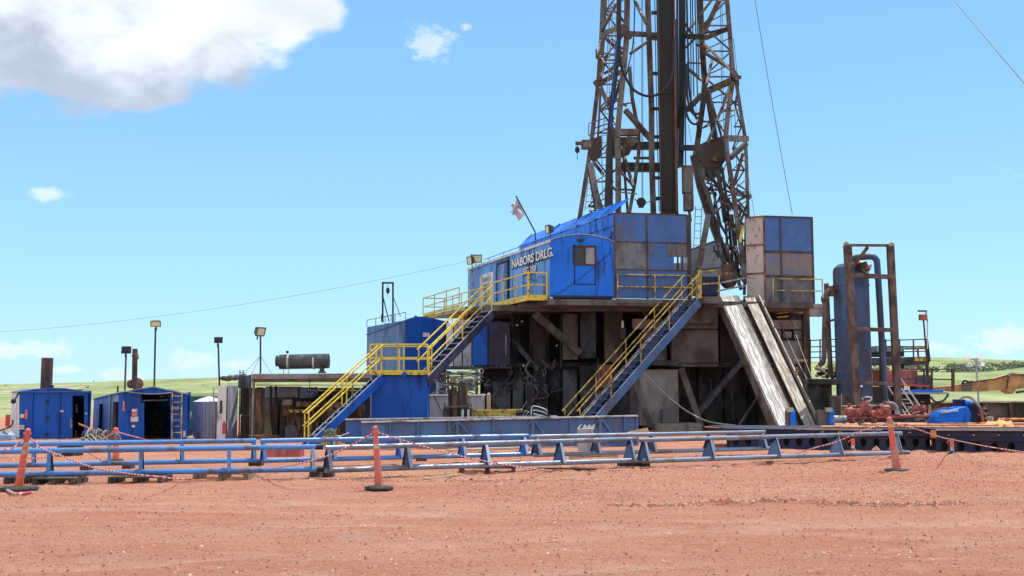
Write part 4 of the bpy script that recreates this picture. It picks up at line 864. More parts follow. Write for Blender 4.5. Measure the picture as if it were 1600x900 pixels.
# V-door ramp
rp_ = T('pipe_ramp', 'steep worn steel pipe ramp with two pale lanes down from the rig floor', 'ramp', tuple(W(1250, 668, 41)))
YT, YB = 49.6, 40.5
def rl(x, t): # x 0..1 across, t 0 top 1 bottom
    a_ = W(1124, 461, YT).lerp(W(1188, 463, YT), x); b_ = W(1219, 672, YB).lerp(W(1288, 672, YB), x); return a_.lerp(b_, t)
nrm = (rl(1, 0) - rl(0, 0)).cross(rl(0, 1) - rl(0, 0)).normalized()
if nrm.z < 0: nrm = -nrm
def lane(x0, x1, lift, th, m, name): MB().prism([rl(x0, 0) + nrm * lift, rl(x1, 0) + nrm * lift, rl(x1, 1) + nrm * lift, rl(x0, 1) + nrm * lift], -nrm * th).build(name, m, rp_)
for i in range(3): lane(.015 + .105 * i, .113 + .105 * i, 0, .05, 'ramp_pale', 'lane_plank')
for i in range(3): lane(.60 + .085 * i, .680 + .085 * i, 0, .05, 'ramp_tan', 'lane_plank')
for k, (x0_, x1_, m_) in enumerate(((.335, .350, 'ramp_pale'), (.365, .380, 'ramp_tan'), (.395, .405, 'ramp_pale'), (.42, .435, 'ramp_tan'), (.45, .46, 'dark_brown'))): lane(x0_, x1_, .02, .16, m_, 'lane_rib')
lane(.33, .60, -.24, .04, 'rust', 'channel'); lane(.59, .60, .0, .24, 'dark_brown', 'channel_web'); lane(.855, .94, -.16, .04, 'dark_brown', 'channel'); lane(.945, .975, .07, .22, 'ramp_tan', 'guide_rail'); lane(.985, 1.0, .03, .2, 'rust', 'guide_rail')
lane(-.03, .012, .0, .55, 'grime_brown', 'stringer'); lane(.01, .02, .03, .1, 'pale_steel', 'lip'); lane(.97, 1.0, -.12, .3, 'grime_brown', 'stringer')
for k in range(6): lane_t = k / 6 + .03; MB().prism([rl(.335, lane_t) - nrm * .2, rl(.6, lane_t) - nrm * .2, rl(.6, lane_t + .008) - nrm * .2, rl(.335, lane_t + .008) - nrm * .2], -nrm * .12).build('cross_tie', 'grime_brown', rp_)
for t_ in (.10, .28, .62, .64): MB().lathe(rl(.985, t_) + nrm * .1, [(.05, 0), (.07, .06), (.03, .12)], 8).build('lug', 'rust_red', rp_)
for t_ in (.3, .5, .72): MB().prism([rl(-.03, t_) - nrm * .35, rl(-.03, t_ + .05) - nrm * .35, rl(-.03, t_ + .05) - nrm * .55, rl(-.03, t_) - nrm * .5], V(.15, 0, 0)).build('gusset', 'grime_brown', rp_)
for px in (1236, 1297):
    MB().pbox(px - 17 if px > 1250 else px - 4, 641, px + 1, 674, 40.2, .5).build('end_stop', 'grime_brown', rp_, bevel=.02); MB().pbox(px, 640, px + 7, 674, 40.1, .3).build('stop_post', 'blue', rp_)
    MB().pbox(px - 5, 637, px + 4, 644, 40.05, .25).build('stop_cap', 'pale_steel', rp_)
MB().prism([W(1180, 565, 45), W(1225, 668, 43), W(1205, 668, 43), W(1172, 590, 45)], V(0, .4, 0)).build('support_web', 'grime_brown', rp_)
MB().pbar(1150, 672, 1205, 590, 43.5, 3, 45).build('support_leg', 'grime_shade', rp_)

# ------------------------------------------------------------------ mast
mast = T('mast', 'tall rusty steel lattice drilling mast rising above the rig floor', 'mast', tuple(W(1045, 465, 53)))
def mem(name, pts, wpx, Yd, m='mast', flat=1.0):
    Ys = Yd if isinstance(Yd, (list, tuple)) else [Yd] * len(pts)
    if len(Ys) != len(pts): Ys = [Ys[0] + (Ys[-1] - Ys[0]) * i / (len(pts) - 1) for i in range(len(pts))]
    P = [W(p[0], p[1], y) for p, y in zip(pts, Ys)]; mb = MB()
    for a_, b_ in zip(P, P[1:]): mb.bar(a_, b_ + (b_ - a_).normalized() * .03, wpx * 52 / F, wpx * 52 / F * flat)
    return mb.build(name, m, mast)
def ext(pts, y=-420):        # run a member on above the frame
    (x0, y0), (x1, y1) = pts[0], pts[1]; k = (y - y0) / (y1 - y0); return [(x0 + (x1 - x0) * k * .6, y)] + pts
Y1, Y2, Y3, Y4 = 51.5, 53.2, 54.8, 56
mem('leg', ext([(942, 0), (940, 50), (935, 128), (925, 215), (918, 262), (905, 345)]), 7, Y2); mem('leg', [(919, 262), (929, 318), (932, 345)], 4, Y3)
mem('leg', ext([(980, 0), (979, 60), (975, 105), (969, 165), (964, 215), (966, 250), (966, 335)]), 8.5, Y1); mem('leg', ext([(947, 0), (944, 55), (938, 150), (934, 220)]), 3.5, Y3)
mem('leg', ext([(1012, 0), (1014, 60), (1018, 170), (1018, 240), (1021, 335)]), 8.5, Y2); mem('leg', [(983, 105), (988, 155), (998, 208), (998, 238), (992, 285), (983, 335)], 5.5, Y2)
mem('leg', [(923, 255), (931, 300), (941, 335)], 8, Y1); mem('leg', [(953, 206), (953, 335)], 9, Y2, 'mast_dark'); mem('leg', [(974, 240), (978, 300), (981, 335)], 4, Y3)
mem('standpipe', ext([(967, 0), (967, 60), (962, 115), (956, 160), (953, 200), (950, 260), (948, 320)]), 7, Y1 - .5, 'black'); mem('standpipe', [(964, 60), (958, 140), (954, 200)], 2, Y1 - .8, 'blue_shed')
for p in ([(942, 52), (976, 41)], [(975, 52), (1026, 55)], [(937, 130), (971, 112)], [(944, 115), (970, 101)]): mem('girt', p, 7 if p[0][0] != 944 else 4, Y2)
mem('girt', [(960, 228), (1028, 228)], 12, Y3, 'mast_dark'); mem('girt', [(966, 261), (1031, 262)], 14, Y3, 'mast_dark'); mem('girt', [(990, 247), (1016, 247)], 4, Y2, 'mast_dark'); mem('girt', [(953, 207), (997, 207)], 10, Y1, 'mast')
mem('girt', [(1015, 57), (1032, 58)], 10, Y3, 'mast_dark')
for y_ in (20, 57, 115, 170, 214, 278, 310): mem('tie', [(1018, y_), (1032, y_)], 5, Y2, 'mast_dark')
for x_ in (1023, 1026): mem('guide', ext([(x_, 0), (x_ + 3, 170), (x_ + 7, 330)]), 1.3, Y2, 'black')
BR = [((941, 47), (962, 8), 4), ((943, 57), (974, 85), 4), ((950, 81), (939, 121), 3), ((938, 136), (954, 172), 5), ((971, 121), (959, 160), 4), ((991, 0), (1010, 37), 4), ((985, 84), (1012, 65), 4), ((977, 172), (1017, 218), 7),
      ((968, 220), (989, 290), 4), ((969, 268), (989, 290), 3), ((928, 254), (942, 272), 4), ((952, 172), (968, 205), 3), ((945, 100), (938, 88), 3), ((960, 155), (978, 165), 3), ((939, 60), (934, 83), 3), ((934, 83), (936, 97), 4), ((955, 60), (975, 78), 2),
      ((941, 83), (962, 86), 3), ((940, 100), (968, 98), 2), ((943, 150), (962, 158), 2), ((966, 164), (990, 160), 2), ((930, 200), (965, 188), 2), ((968, 296), (990, 297), 3), ((968, 300), (994, 303), 2), ((955, 270), (966, 262), 3), ((955, 290), (965, 300), 3), ((940, 175), (958, 145), 2.5), ((962, 18), (975, 34), 3), ((954, 108), (974, 88), 3)]
for i, (a_, b_, w_) in enumerate(BR): mem('brace', [a_, b_], w_, [Y1 + (i % 3) * .8, Y1 + ((i + 1) % 3) * .9], 'mast' if i % 4 else 'mast_dark')
mem('node', [(933, 78), (933, 90)], 5, Y2, 'mast_dark'); mem('node', [(930, 126), (938, 138)], 9, Y2); mem('node', [(975, 45), (983, 60)], 10, Y1)
mb = MB(); mb.prism([W(*p, Y2 - .3) for p in ((923, 218), (940, 211), (941, 240), (929, 252), (919, 240))], V(0, .5, 0)); mb.build('gusset', 'mast_dark', mast)
mb = MB(); mb.prism([W(*p, Y2) for p in ((953, 214), (996, 214), (985, 238), (968, 245), (955, 240))], V(0, .6, 0)); mb.build('gusset', 'mast_dark', mast)
mb = MB(); mb.prism([W(*p, Y1) for p in ((980, 213), (998, 214), (992, 224), (975, 240), (970, 236))], V(0, .3, 0)); mb.build('gusset', 'mast_olive', mast)
MB().pbox(909, 218, 924, 230, Y1, .6).build('jib', 'mast', mast, bevel=.02); MB().pbar(899, 224, 910, 224, Y1, 5).build('jib_arm', 'mast_dark', mast)
mb = MB(); mb.ptube(902, 226, 902, 250, Y1, 1); mb.ball(W(902, 234, Y1), .12, 8, 1.4); mb.build('hook', 'black', mast)
for p in ([(920, 194), (920, 212)], [(925, 192), (925, 210)], [(920, 193), (948, 184)], [(920, 212), (948, 202)]): mem('cage_rail', p, 1.5, Y1)
def mladder(pts, w_px, n, Yd, m='grey_paint'):
    mb = MB(); P = [W(x, y, Yd) for x, y in pts]; wv_ = V(w_px * Yd / F, 0, 0)
    for a_, b_ in zip(P, P[1:]):
        mb.bar(a_, b_, .035); mb.bar(a_ + wv_, b_ + wv_, .035); k = max(1, int((a_ - b_).length / .33))
        for i in range(k): p = a_.lerp(b_, (i + .5) / k); mb.bar(p, p + wv_, .03)
    mb.build('ladder', m, mast)
mladder([(960, -120), (958, 0), (954, 70), (948, 150), (942, 206), (940, 240), (942, 312)], 7, 40, Y1 - .4); mladder([(1087, 322), (1083, 400)], 10, 14, Y3); mladder([(919, 280), (914, 330)], 8, 6, Y3)
def lx(pts, y): return float(np.interp(y, [p[1] for p in pts], [p[0] for p in pts]))
for (A1_, A2_, y0_, y1_, st_) in (([(930, -420), (946, 0), (938, 150), (932, 220), (918, 335)], [(972, -420), (976, 0), (968, 165), (962, 240), (953, 335)], -400, 330, 38), ([(988, -420), (992, 0), (990, 150), (992, 335)], [(1008, -420), (1012, 0), (1018, 170), (1020, 335)], -400, -30, 44),
        ([(1088, -420), (1096, 0), (1100, 130), (1098, 215)], [(1120, -420), (1136, 0), (1145, 108), (1150, 215)], -400, 200, 40), ([(1128, -420), (1142, 0), (1150, 128), (1140, 330)], [(1130, -420), (1148, 0), (1156, 165), (1167, 330)], 130, 330, 34)):
    y_ = y0_; k = 0
    while y_ < y1_:
        ye = min(y_ + st_, y1_); a0, b0, a1, b1 = lx(A1_, y_), lx(A2_, y_), lx(A1_, ye), lx(A2_, ye)
        mem('brace', [(a0, y_), (b1, ye)] if k % 2 else [(b0, y_), (a1, ye)], 2.4, Y3 + .4, 'mast_dark'); mem('girt', [(a0, y_), (b0, y_)], 2.4, Y3 + .4, 'mast'); mem('brace', [(a0, ye), (b0, (y_ + ye) / 2)], 1.6, Y2 + .4, 'mast'); y_ = ye; k += 1
# the dark column in the middle: built of flanges and web
cp_ = [ (1026, -420), (1026, 0), (1029, 150), (1032, 330), (1033, 350)]
mb = MB(); P = [W(x + 13.5, y, Y1 + .6) for x, y in cp_]
for a_, b_ in zip(P, P[1:]): mb.bar(a_, b_, .80, .7)
mb.build('column', 'derrick_column', mast, bevel=.03)
mem('column_edge', [(1054, -420), (1053.5, 0), (1054.5, 110), (1057, 330)], 2.4, Y1 + .1, 'rust_red'); mem('column_edge', [(1028, -420), (1028, 0), (1033, 330)], 1.6, Y1, 'mast_dark')
mem('drill_pipe', [(1065, -420), (1065, 0), (1065, 170), (1063, 260)], 9, Y2, 'black'); mem('drill_pipe', [(1059, -420), (1058, 30), (1059, 200)], 3, Y2, 'black')
mem('drill_pipe', [(1056, 30), (1057, 150), (1060, 262)], 2.4, Y3, 'blue_shed'); mem('drill_pipe', [(1070, 0), (1071, 170), (1071, 262)], 2, Y3, 'blue_shed')
for (x_, xx, y_) in ((1082, 1084, 150), (1086, 1090, 160), (1089, 1092, 120), (1079, 1080, 168), (1093, 1094, 90)): mem('hanging_cable', [(x_, -420), (x_, 0), (xx, y_)], 1.7, Y1, 'black')
MB().pbox(1068, 258, 1083, 301, Y1 - .2, .5).build('counterweight', 'grime_brown', mast, bevel=.02); MB().pbox(1070, 302, 1084, 328, Y1 - .2, .5).build('counterweight', 'grime_brown', mast, bevel=.02); mem('post', [(1076, 325), (1079, 345)], 4, Y1, 'mast_dark')
mem('leg', ext([(1094, 0), (1097, 70), (1101, 130), (1098, 165), (1089, 228)]), 8, Y2, 'mast_olive'); mem('leg', ext([(1136, 0), (1141, 60), (1145, 108)]), 6, Y1)
mem('leg', [(1145, 128), (1138, 170), (1134, 215), (1136, 240), (1144, 288), (1151, 338), (1160, 400), (1163, 440)], 6.5, Y1); mem('leg', [(1150, 126), (1156, 165), (1164, 214), (1166, 245), (1169, 345)], 5, Y3)
for a_, b_, w_, i in (((1101, 60), (1137, 45), 6, 0), ((1101, 52), (1136, 44), 2.5, 1), ((1104, 143), (1150, 123), 8.5, 0), ((1064, 231), (1092, 231), 9, 1), ((1074, 57), (1104, 58), 8, 1)): mem('girt', [a_, b_], w_, [Y2, Y1], 'mast_dark' if i else 'mast_olive')
mem('girt', [(1133, 216), (1166, 217)], 9, [Y1, Y3]); mem('girt', [(1126, 174), (1156, 172)], 3, [Y1, Y3])
for i, (a_, b_, w_) in enumerate([((1100, 68), (1144, 112), 3.2), ((1094, 78), (1142, 108), 4), ((1101, 48), (1124, 0), 6), ((1092, 26), (1112, 0), 3), ((1070, 53), (1086, 35), 3), ((1113, 92), (1104, 132), 4), ((1070, 36), (1082, 55), 3), ((1071, 75), (1098, 48), 3),
        ((1072, 105), (1096, 125), 4), ((1074, 172), (1096, 148), 7), ((1128, 170), (1141, 133), 4), ((1132, 160), (1106, 222), 3.5), ((1105, 140), (1117, 214), 8), ((1108, 145), (1127, 212), 3), ((1119, 188), (1132, 205), 3), ((1141, 247), (1165, 225), 7), ((1161, 240), (1147, 286), 4),
        ((1098, 190), (1120, 190), 3), ((1150, 295), (1171, 310), 3), ((1150, 303), (1172, 307), 5), ((1148, 316), (1172, 304), 3), ((1140, 290), (1156, 330), 2), ((1152, 288), (1170, 300), 2), ((1068, 160), (1090, 185), 3), ((1154, 320), (1168, 340), 3), ((1167, 320), (1158, 345), 3), ((1157, 250), (1166, 252), 2), ((1088, 70), (1103, 75), 3), ((1074, 98), (1094, 99), 2.5), ((1144, 112), (1152, 128), 5)]):
    mem('brace', [a_, b_], w_, [Y1 + (i % 3) * .9, Y1 + ((i + 1) % 3) * 1.0], 'pale_steel' if i == 0 else ('mast' if i % 3 else 'mast_dark'))  # first brace is pale steel, its sunlit white put into the colour
mem('node', [(1144, 112), (1152, 124)], 9, Y1); mem('node', [(1146, 121), (1157, 121)], 5, Y1)
mb = MB(); mb.prism([W(*p, Y2 - .5) for p in ((1089, 228), (1108, 218), (1134, 211), (1135, 250), (1122, 262), (1102, 262), (1087, 243))], V(0, 1.2, 0)); mb.build('bracket_box', 'mast_dark', mast, bevel=.03)
mb = MB(); mb.prism([W(*p, Y2 - .7) for p in ((1111, 250), (1118, 241), (1130, 243), (1124, 253))], V(0, .3, 0)); mb.build('bracket_plate', 'mast_olive', mast)
mb = MB(); mb.prism([W(*p, Y2 - .6) for p in ((1100, 262), (1122, 262), (1130, 250), (1128, 270), (1112, 280), (1102, 274))], V(0, .8, 0)); mb.build('bracket_plate', 'black', mast)
mem('leg', [(1084, 243), (1094, 290), (1108, 335), (1124, 378), (1134, 410)], 11, Y2 - .4, 'mast_dark'); mem('leg', [(1107, 335), (1097, 390), (1088, 440), (1085, 462)], 8, Y1 - .6); mem('leg', [(1093, 262), (1098, 282), (1116, 335)], 5, Y1, 'mast_dark')
jr = random.Random(12)
J = [((1105, 268), (1150, 330), 4), ((1112, 262), (1146, 300), 4), ((1122, 268), (1133, 345), 6), ((1128, 262), (1138, 330), 4), ((1112, 290), (1126, 350), 3), ((1108, 300), (1118, 345), 2), ((1120, 330), (1128, 395), 3), ((1131, 300), (1136, 380), 4),
     ((1137, 330), (1146, 420), 4), ((1143, 335), (1154, 440), 5), ((1132, 380), (1158, 452), 5), ((1148, 350), (1152, 400), 3), ((1150, 385), (1166, 440), 3), ((1146, 378), (1163, 432), 2.5), ((1140, 372), (1156, 430), 2), ((1104, 285), (1140, 300), 2.5), ((1115, 318), (1150, 300), 2.5), ((1110, 340), (1140, 310), 2), ((1100, 310), (1112, 290), 3),
     ((1156, 350), (1168, 445), 3), ((1166, 335), (1163, 460), 4), ((1158, 330), (1150, 352), 3), ((1130, 345), (1150, 362), 3), ((1118, 300), (1116, 330), 3), ((1125, 350), (1138, 372), 3), ((1122, 372), (1130, 410), 4), ((1139, 440), (1160, 436), 4), ((1128, 395), (1146, 440), 3)]
for i, (a_, b_, w_) in enumerate(J): mem('pipe' if i % 3 else 'brace', [a_, b_], w_, [Y1 + jr.random() * 2, Y1 + jr.random() * 2], ('mast_dark', 'mast', 'grime_shade', 'pale_steel' if i in (12, 14) else 'mast_dark')[(i + (3 if i in (12, 14) else 0)) % 3 if i not in (12, 14) else 3])
mem('yellow_strap', [(1161, 353), (1156, 378)], 4, Y1 - .2, 'yellow')
mb = MB(); mb.ball(W(1138, 438, Y1), .42, 12); mb.pbox(1130, 412, 1146, 436, Y1, .4); mb.build('pipe_spinner', 'rust', mast, True)
mb = MB(); mb.path([W(1148, 392, Y1), W(1158, 384, Y1), W(1161, 395, Y1), W(1158, 430, Y1)], .05, 6); mb.build('hose', 'grey_paint', mast)
for i in range(46):      # clutter of short fittings round the foot of the right tower
    x_ = jr.uniform(1104, 1158); y_ = 265 + (x_ - 1104) * 1.6 + jr.uniform(-10, 110); y_ = min(y_, 445); an = jr.uniform(-.5, .5) + (0 if jr.random() < .7 else 1.2); l_ = jr.uniform(6, 24)
    mem('fitting', [(x_, y_), (x_ + l_ * math.sin(an), y_ + l_ * math.cos(an))], jr.uniform(1.2, 4), [Y1 + jr.random() * 2.5] * 2, jr.choice(['mast_dark', 'black', 'mast', 'rust']))
# hoses and lines in the mast
def hose(pts, Yd, rpx, m='black', name='hose'): MB().path(spline([W(x, y, Yd) for x, y in pts], 6), rpx * Yd / F, 8).build(name, m, mast, True)
hose([(966, 0), (967, 60), (970, 100), (978, 122), (988, 138), (1003, 148), (1020, 150), (1036, 142), (1047, 126), (1052, 105), (1053, 60)], Y1 - .5, 2.1)
hose([(1073, 100), (1074, 150), (1080, 172), (1090, 178), (1098, 168), (1100, 140)], Y1 - .3, 1.9); hose([(1070, 130), (1071, 168), (1077, 188), (1088, 194), (1098, 182)], Y1 - .3, 1.9); hose([(1073, 0), (1075, 80), (1078, 150), (1088, 186)], Y1 - .1, 1.6)
hose([(992, 0), (990, 60), (985, 90), (978, 120)], Y1 - .3, 1.0); hose([(1140, 258), (1137, 290), (1128, 280), (1134, 256)], Y1, .8)
for (xa, ya, xb, yb, yy) in ((1002, -420, 1003, 312, Y2), (1004, -420, 1004.5, 310, Y2), (950, -100, 953, 200, Y3), (995, -420, 990, 150, Y3), (1119, -420, 1128, 170, Y2), (1122, -420, 1131, 215, Y2), (1127, -420, 1140, 105, Y2), (1129, -420, 1143, 220, Y1), (1146, 60, 1153, 128, Y2),
        (955, 0, 948, 90, Y3), (986, 100, 992, 200, Y3), (1148, 175, 1150, 215, Y2), (1150, 230, 1152, 300, Y2), (1110, 130, 1116, 212, Y3), (1157, 320, 1158, 350, Y2), (1087, 160, 1090, 224, Y2), (1076, 195, 1080, 224, Y1)):
    MB().ptube(xa, ya, xb, yb, yy, 1.0, n=5).build('wire', 'cable', mast)
pb = MB(); pb.lathe(W(1002, 316, Y2), [(.2, -.09), (.24, 0), (.2, .09)], 12, Yv); pb.pbox(998, 309, 1006, 324, Y2 - .1, .2); pb.build('pulley', 'black', mast, True)
mem('brace', [(992, 311), (999, 317)], 1.5, Y2); mem('brace', [(1006, 317), (1031, 312)], 1.2, Y2)
# guy wires
def wire(a_, b_, drop, r_, label): tag(MB().path(sag(a_, b_, drop, 20), r_, 5).build('guy_wire', 'cable', None), label, 'wire')
wire(W(1170, -60, 53), W(1238, 335, 51.5), .3, .016, 'thin wire falling from the mast to the right wind wall'); ga, gb = W(1470, -25, 45), W(1610, 136, 30); wire(ga, gb + (gb - ga) * (gb.z / (ga.z - gb.z)), .1, .018, 'guy wire crossing the upper right corner of the picture')
wire(W(-40, 521, 70), W(727, 409, 56.7), .6, .008, 'long thin wire from the cabin floodlights down to the left'); wire(W(1167, 260, 53), W(1180, 345, 52), 0, .012, 'short thin wire beside the right leg of the mast')
wire(W(1220, 505, 50), W(1310, 660, 42), .5, .03, 'pale cable hanging from the substructure beside the ramp'); wire(W(1236, 500, 50.2), W(1290, 640, 42.5), .2, .02, 'thin wire beside the pale cable right of the ramp')
tag(MB().path(spline([W(1012, 588, 49), W(1040, 616, 48.2), (W(1070, 640, 47.5)), W(1105, 658, 46.8), W(1150, 665, 46)]), .035, 6).build('hose', 'hose_grey', None, True), 'pale hose sagging across the dark substructure to the catwalk', 'hose')
# ------------------------------------------------------------------ sheds and tanks on the left
def facade(t, polys, Yd, th, m, name='front_panel'):
    for pts in polys: MB().prism([W(x, y, Yd) for x, y in pts], V(0, th, 0)).build(name, m, t, bevel=.008)
s1 = T('shed', 'blue steel shed with arched roof, rusty stack behind and narrow open door', 'shed', tuple(W(84, 695, 41)))
dv = V(-3.1, 6.0, 0)
a_, b_ = W(30, 694, 41), W(137, 694, 41); H1 = (694 - 612) / F * 41
archf = [(30, 612), (45, 609.5), (60, 607.5), (80, 606), (100, 606.5), (120, 609), (137, 612)]
facade(s1, [[(30, 694), (72, 694), (72, 613), (30, 613)], [(72.4, 694), (113, 694), (113, 613), (72.4, 613)]], 41, .06, 'blue_shed')
facade(s1, [[(131.5, 694), (137, 694), (137, 613), (131.5, 613)], [(113, 618), (131.5, 618), (131.5, 613), (113, 613)]], 41, .06, 'blue_shed', 'door_frame')
MB().pbox(30, 611.4, 137, 613.2, 40.94, .1).build('eave_strip', 'blue_worn', s1); P = [W(x, y, 40.98) for x, y in archf]; MB().prism([W(30, 613, 40.98)] + P + [W(137, 613, 40.98)], V(0, .05, 0)).build('gable', 'blue_shed', s1)
for (p0, p1_, m_) in ((a_, a_ + dv, 'white_paint'), (b_, b_ + dv, 'blue_shed')): MB().prism([p0 + V(0, .07, 0), p1_, p1_ + Zv * H1, p0 + V(0, .07, 0) + Zv * H1], V(.05, 0, 0)).build('side_wall', m_, s1)
MB().prism([a_ + dv, b_ + dv, b_ + dv + Zv * H1, a_ + dv + Zv * H1], V(0, .05, 0)).build('rear_wall', 'blue_shed', s1)
Pr = [W(x, y, 40.95) for x, y in archf]; MB().prism(Pr + [p - Zv * .04 for p in reversed(Pr)], dv + V(0, .1, 0)).build('roof', 'blue_shed', s1)
for x0, x1 in ((40, 58), (60, 75), (78, 96), (99, 118)): MB().pbar(x0, 612, x1, 612.2, 40.9, 1.4).build('roof_conduit', 'blue_worn', s1)
MB().pbar(50, 613, 72, 608, 40.9, 1).build('roof_conduit', 'blue_worn', s1)
MB().pbox(30, 690, 137, 696, 41.2, 5).build('skid', 'dark_brown', s1); MB().pbox(34, 634, 112, 690, 46.0, .1).build('inner_machine', 'grime_shade', s1)
for (x0, y0, x1, y1, m_) in ((39, 640, 43, 655, 'sign_red'), (31, 647, 38, 653, 'sign_white'), (30, 664, 38, 671, 'sign_white'), (94, 641, 99, 644, 'sign_white'), (133, 645, 136, 647, 'sign_white')): MB().pbox(x0, y0, x1, y1, 40.96, .03).build('sign', m_, s1)
MB().ptube(118.5, 673, 118.5, 692, 41.5, 2).build('extinguisher', 'red_paint', s1, True); MB().pbar(119.5, 632, 120, 645, 43, 2.5).build('strip_lamp', 'white_paint', s1)
MB().pbar(123, 662, 142, 670, 40.6, 2).build('door_arm', 'orange_pipe', s1); 
MB().path(sag(W(22, 628, 41), W(34, 612, 41), -.1), .03, 5).build('cable', 'black', s1); MB().ball(W(21, 627, 40.9), .1, 8).build('lamp', 'navy', s1)
for y_ in (625, 650, 676): MB().pbox(70.5, y_, 74, y_ + 4, 40.93, .06).build('hinge', 'navy', s1)
for x_ in (49, 92): MB().pbox(x_ - .7, 614, x_ + .7, 692, 40.95, .05).build('seam', 'blue_shed', s1)
MB().pbox(109.5, 655, 111.5, 668, 40.9, .08).build('door_handle', 'pale_steel', s1); MB().pbox(30, 688, 137, 690.5, 40.9, .1).build('sill', 'navy', s1)
ex = T('exhaust_stack', 'wide dark rusty exhaust stack standing over the left shed', 'exhaust', tuple(W(72, 607, 43))); MB().lathe(W(72, 612, 43), [(.22, 0), (.22, 1.32), (.20, 1.33), (.20, 1.2)], 20).build('pipe', 'rust', ex, True); MB().lathe(W(81, 606, 43), [(.06, 0), (.09, .1)], 8).build('bracket', 'rust', ex)
tag(MB().lathe(W(8, 700, 40), [(.34, 0), (.36, .25), (.33, .47), (.2, .60), (.02, .66)], 18).build('round_tank', 'blue_shed_pale', None, True), 'pale blue domed tank at the left edge of the picture', 'tank')
rs = T('red_sign', 'small red sign board on a stand left of the left shed', 'sign', tuple(W(12, 690, 40.5))); MB().pbox(8, 648, 16, 667, 40.5, .03).build('board', 'red_paint', rs); MB().pbar(12, 667, 12, 695, 40.55, 1.2).build('stand', 'cable', rs)
tag(MB().path(spline([W(-8, 676, 40), W(5, 671, 40), W(16, 667, 40), W(20, 660, 40), W(19, 656, 40)]), .03, 6).build('hose', 'rubber', None, True), 'dark hose bending under the red sign', 'hose')
tag(MB().path(spline([W(-8, 684, 39.8), W(4, 675, 39.8), W(10, 671, 39.8), W(14, 675, 39.8)]), .03, 6).build('hose', 'timber', None, True), 'tan hose over the pale blue tank at the left edge', 'hose')

s2 = T('shed', 'blue steel shed with gable roof, wide open doorway and yellow ladder', 'shed', tuple(W(240, 692, 40)))
Y2s = 40.0; gb = [(185, 613), (205, 609.5), (240, 604.5), (270, 610), (293, 615)]
facade(s2, [[(185, 692), (220, 692), (220, 614), (185, 614)], [(220.3, 692), (225, 692), (225, 629), (220.3, 629)]], Y2s, .06, 'blue_shed'); facade(s2, [[(266, 692), (293, 692), (293, 616), (266, 616)]], Y2s, .06, 'blue_shed')
MB().prism([W(185, 614, Y2s - .02)] + [W(x, y, Y2s - .02) for x, y in gb] + [W(293, 616, Y2s - .02)], V(0, .06, 0)).build('gable', 'blue_shed', s2)
c_ = W(185, 692, Y2s); d_ = W(293, 692, Y2s); sd = W(144, 692, 46) - c_; Hs = (692 - 613.5) / F * Y2s
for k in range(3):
    q0, q1 = c_ + sd * (k / 3) + V(0, .07 if k == 0 else 0, 0), c_ + sd * ((k + 1) / 3 - .004); MB().prism([q0, q1, q1 + Zv * Hs, q0 + Zv * Hs], V(.05, 0, 0)).build('side_panel', 'blue_shed_pale', s2, bevel=.01)  # left wall's brighter light put into panels paler than the front
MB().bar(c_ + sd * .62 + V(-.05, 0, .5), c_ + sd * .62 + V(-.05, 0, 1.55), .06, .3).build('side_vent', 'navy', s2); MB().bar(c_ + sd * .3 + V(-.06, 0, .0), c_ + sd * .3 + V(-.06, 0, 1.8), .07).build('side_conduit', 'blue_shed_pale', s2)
MB().bar(c_ + sd * .06 + V(-.08, 0, .3), c_ + sd * .06 + V(-.08, 0, 1.5), .12, .2).build('side_cabinet', 'grime_shade', s2)
MB().prism([d_ + V(0, .07, 0), d_ + sd, d_ + sd + Zv * Hs, d_ + V(0, .07, 0) + Zv * Hs], V(.05, 0, 0)).build('side_wall', 'blue_shed', s2); MB().prism([c_ + sd, d_ + sd, d_ + sd + Zv * Hs, c_ + sd + Zv * Hs], V(0, .05, 0)).build('rear_wall', 'blue_shed', s2)
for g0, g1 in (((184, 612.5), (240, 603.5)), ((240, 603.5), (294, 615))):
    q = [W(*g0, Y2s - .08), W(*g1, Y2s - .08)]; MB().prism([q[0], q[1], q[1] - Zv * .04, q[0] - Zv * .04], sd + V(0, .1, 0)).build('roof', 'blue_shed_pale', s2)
for (x0, y0, x1, y1, m_) in ((191.5, 627, 195, 642, 'sign_red'), (206, 639, 214.5, 644, 'sign_white'), (206, 645, 214.5, 650, 'sign_red'), (204, 651, 216, 659, 'sign_white'), (206, 664, 211, 668, 'sign_white'), (271, 635, 279, 641, 'grey_paint'), (286, 673, 290, 683, 'sign_white')): MB().pbox(x0, y0, x1, y1, Y2s - .035, .03).build('sign', m_, s2)
MB().pbar(222, 626, 262, 625, Y2s + .2, 2).build('inner_beam', 'grime_brown', s2); MB().pbox(226, 640, 262, 690, 44, 1).build('inner_machine', 'grime_shade', s2); MB().pbar(250, 620, 256, 619, 42, 3).build('inner_lamp', 'grey_paint', s2)
for p in ((232, 655), (244, 648), (250, 664), (238, 662)): MB().ball(W(p[0], p[1], 43.9), .12, 8).build('inner_valve', 'grime_brown', s2)
MB().path(sag(W(196, 611, 39.9), W(268, 613, 39.9), .08), .018, 5).build('cable', 'hose_grey', s2); MB().pbar(184, 613, 184, 603, 40.5, 2.2).build('pipe_stub', 'dark_brown', s2)
ladder(s2, W(268.5, 690, 39.75), W(269.5, 614, 39.85), V(.34, 0, 0), 8, 'yellow_dull', .018)
e2 = T('exhaust_stack', 'thin rusty exhaust pipe with round turbo housing behind the second shed', 'exhaust', tuple(W(211, 607, 42)))
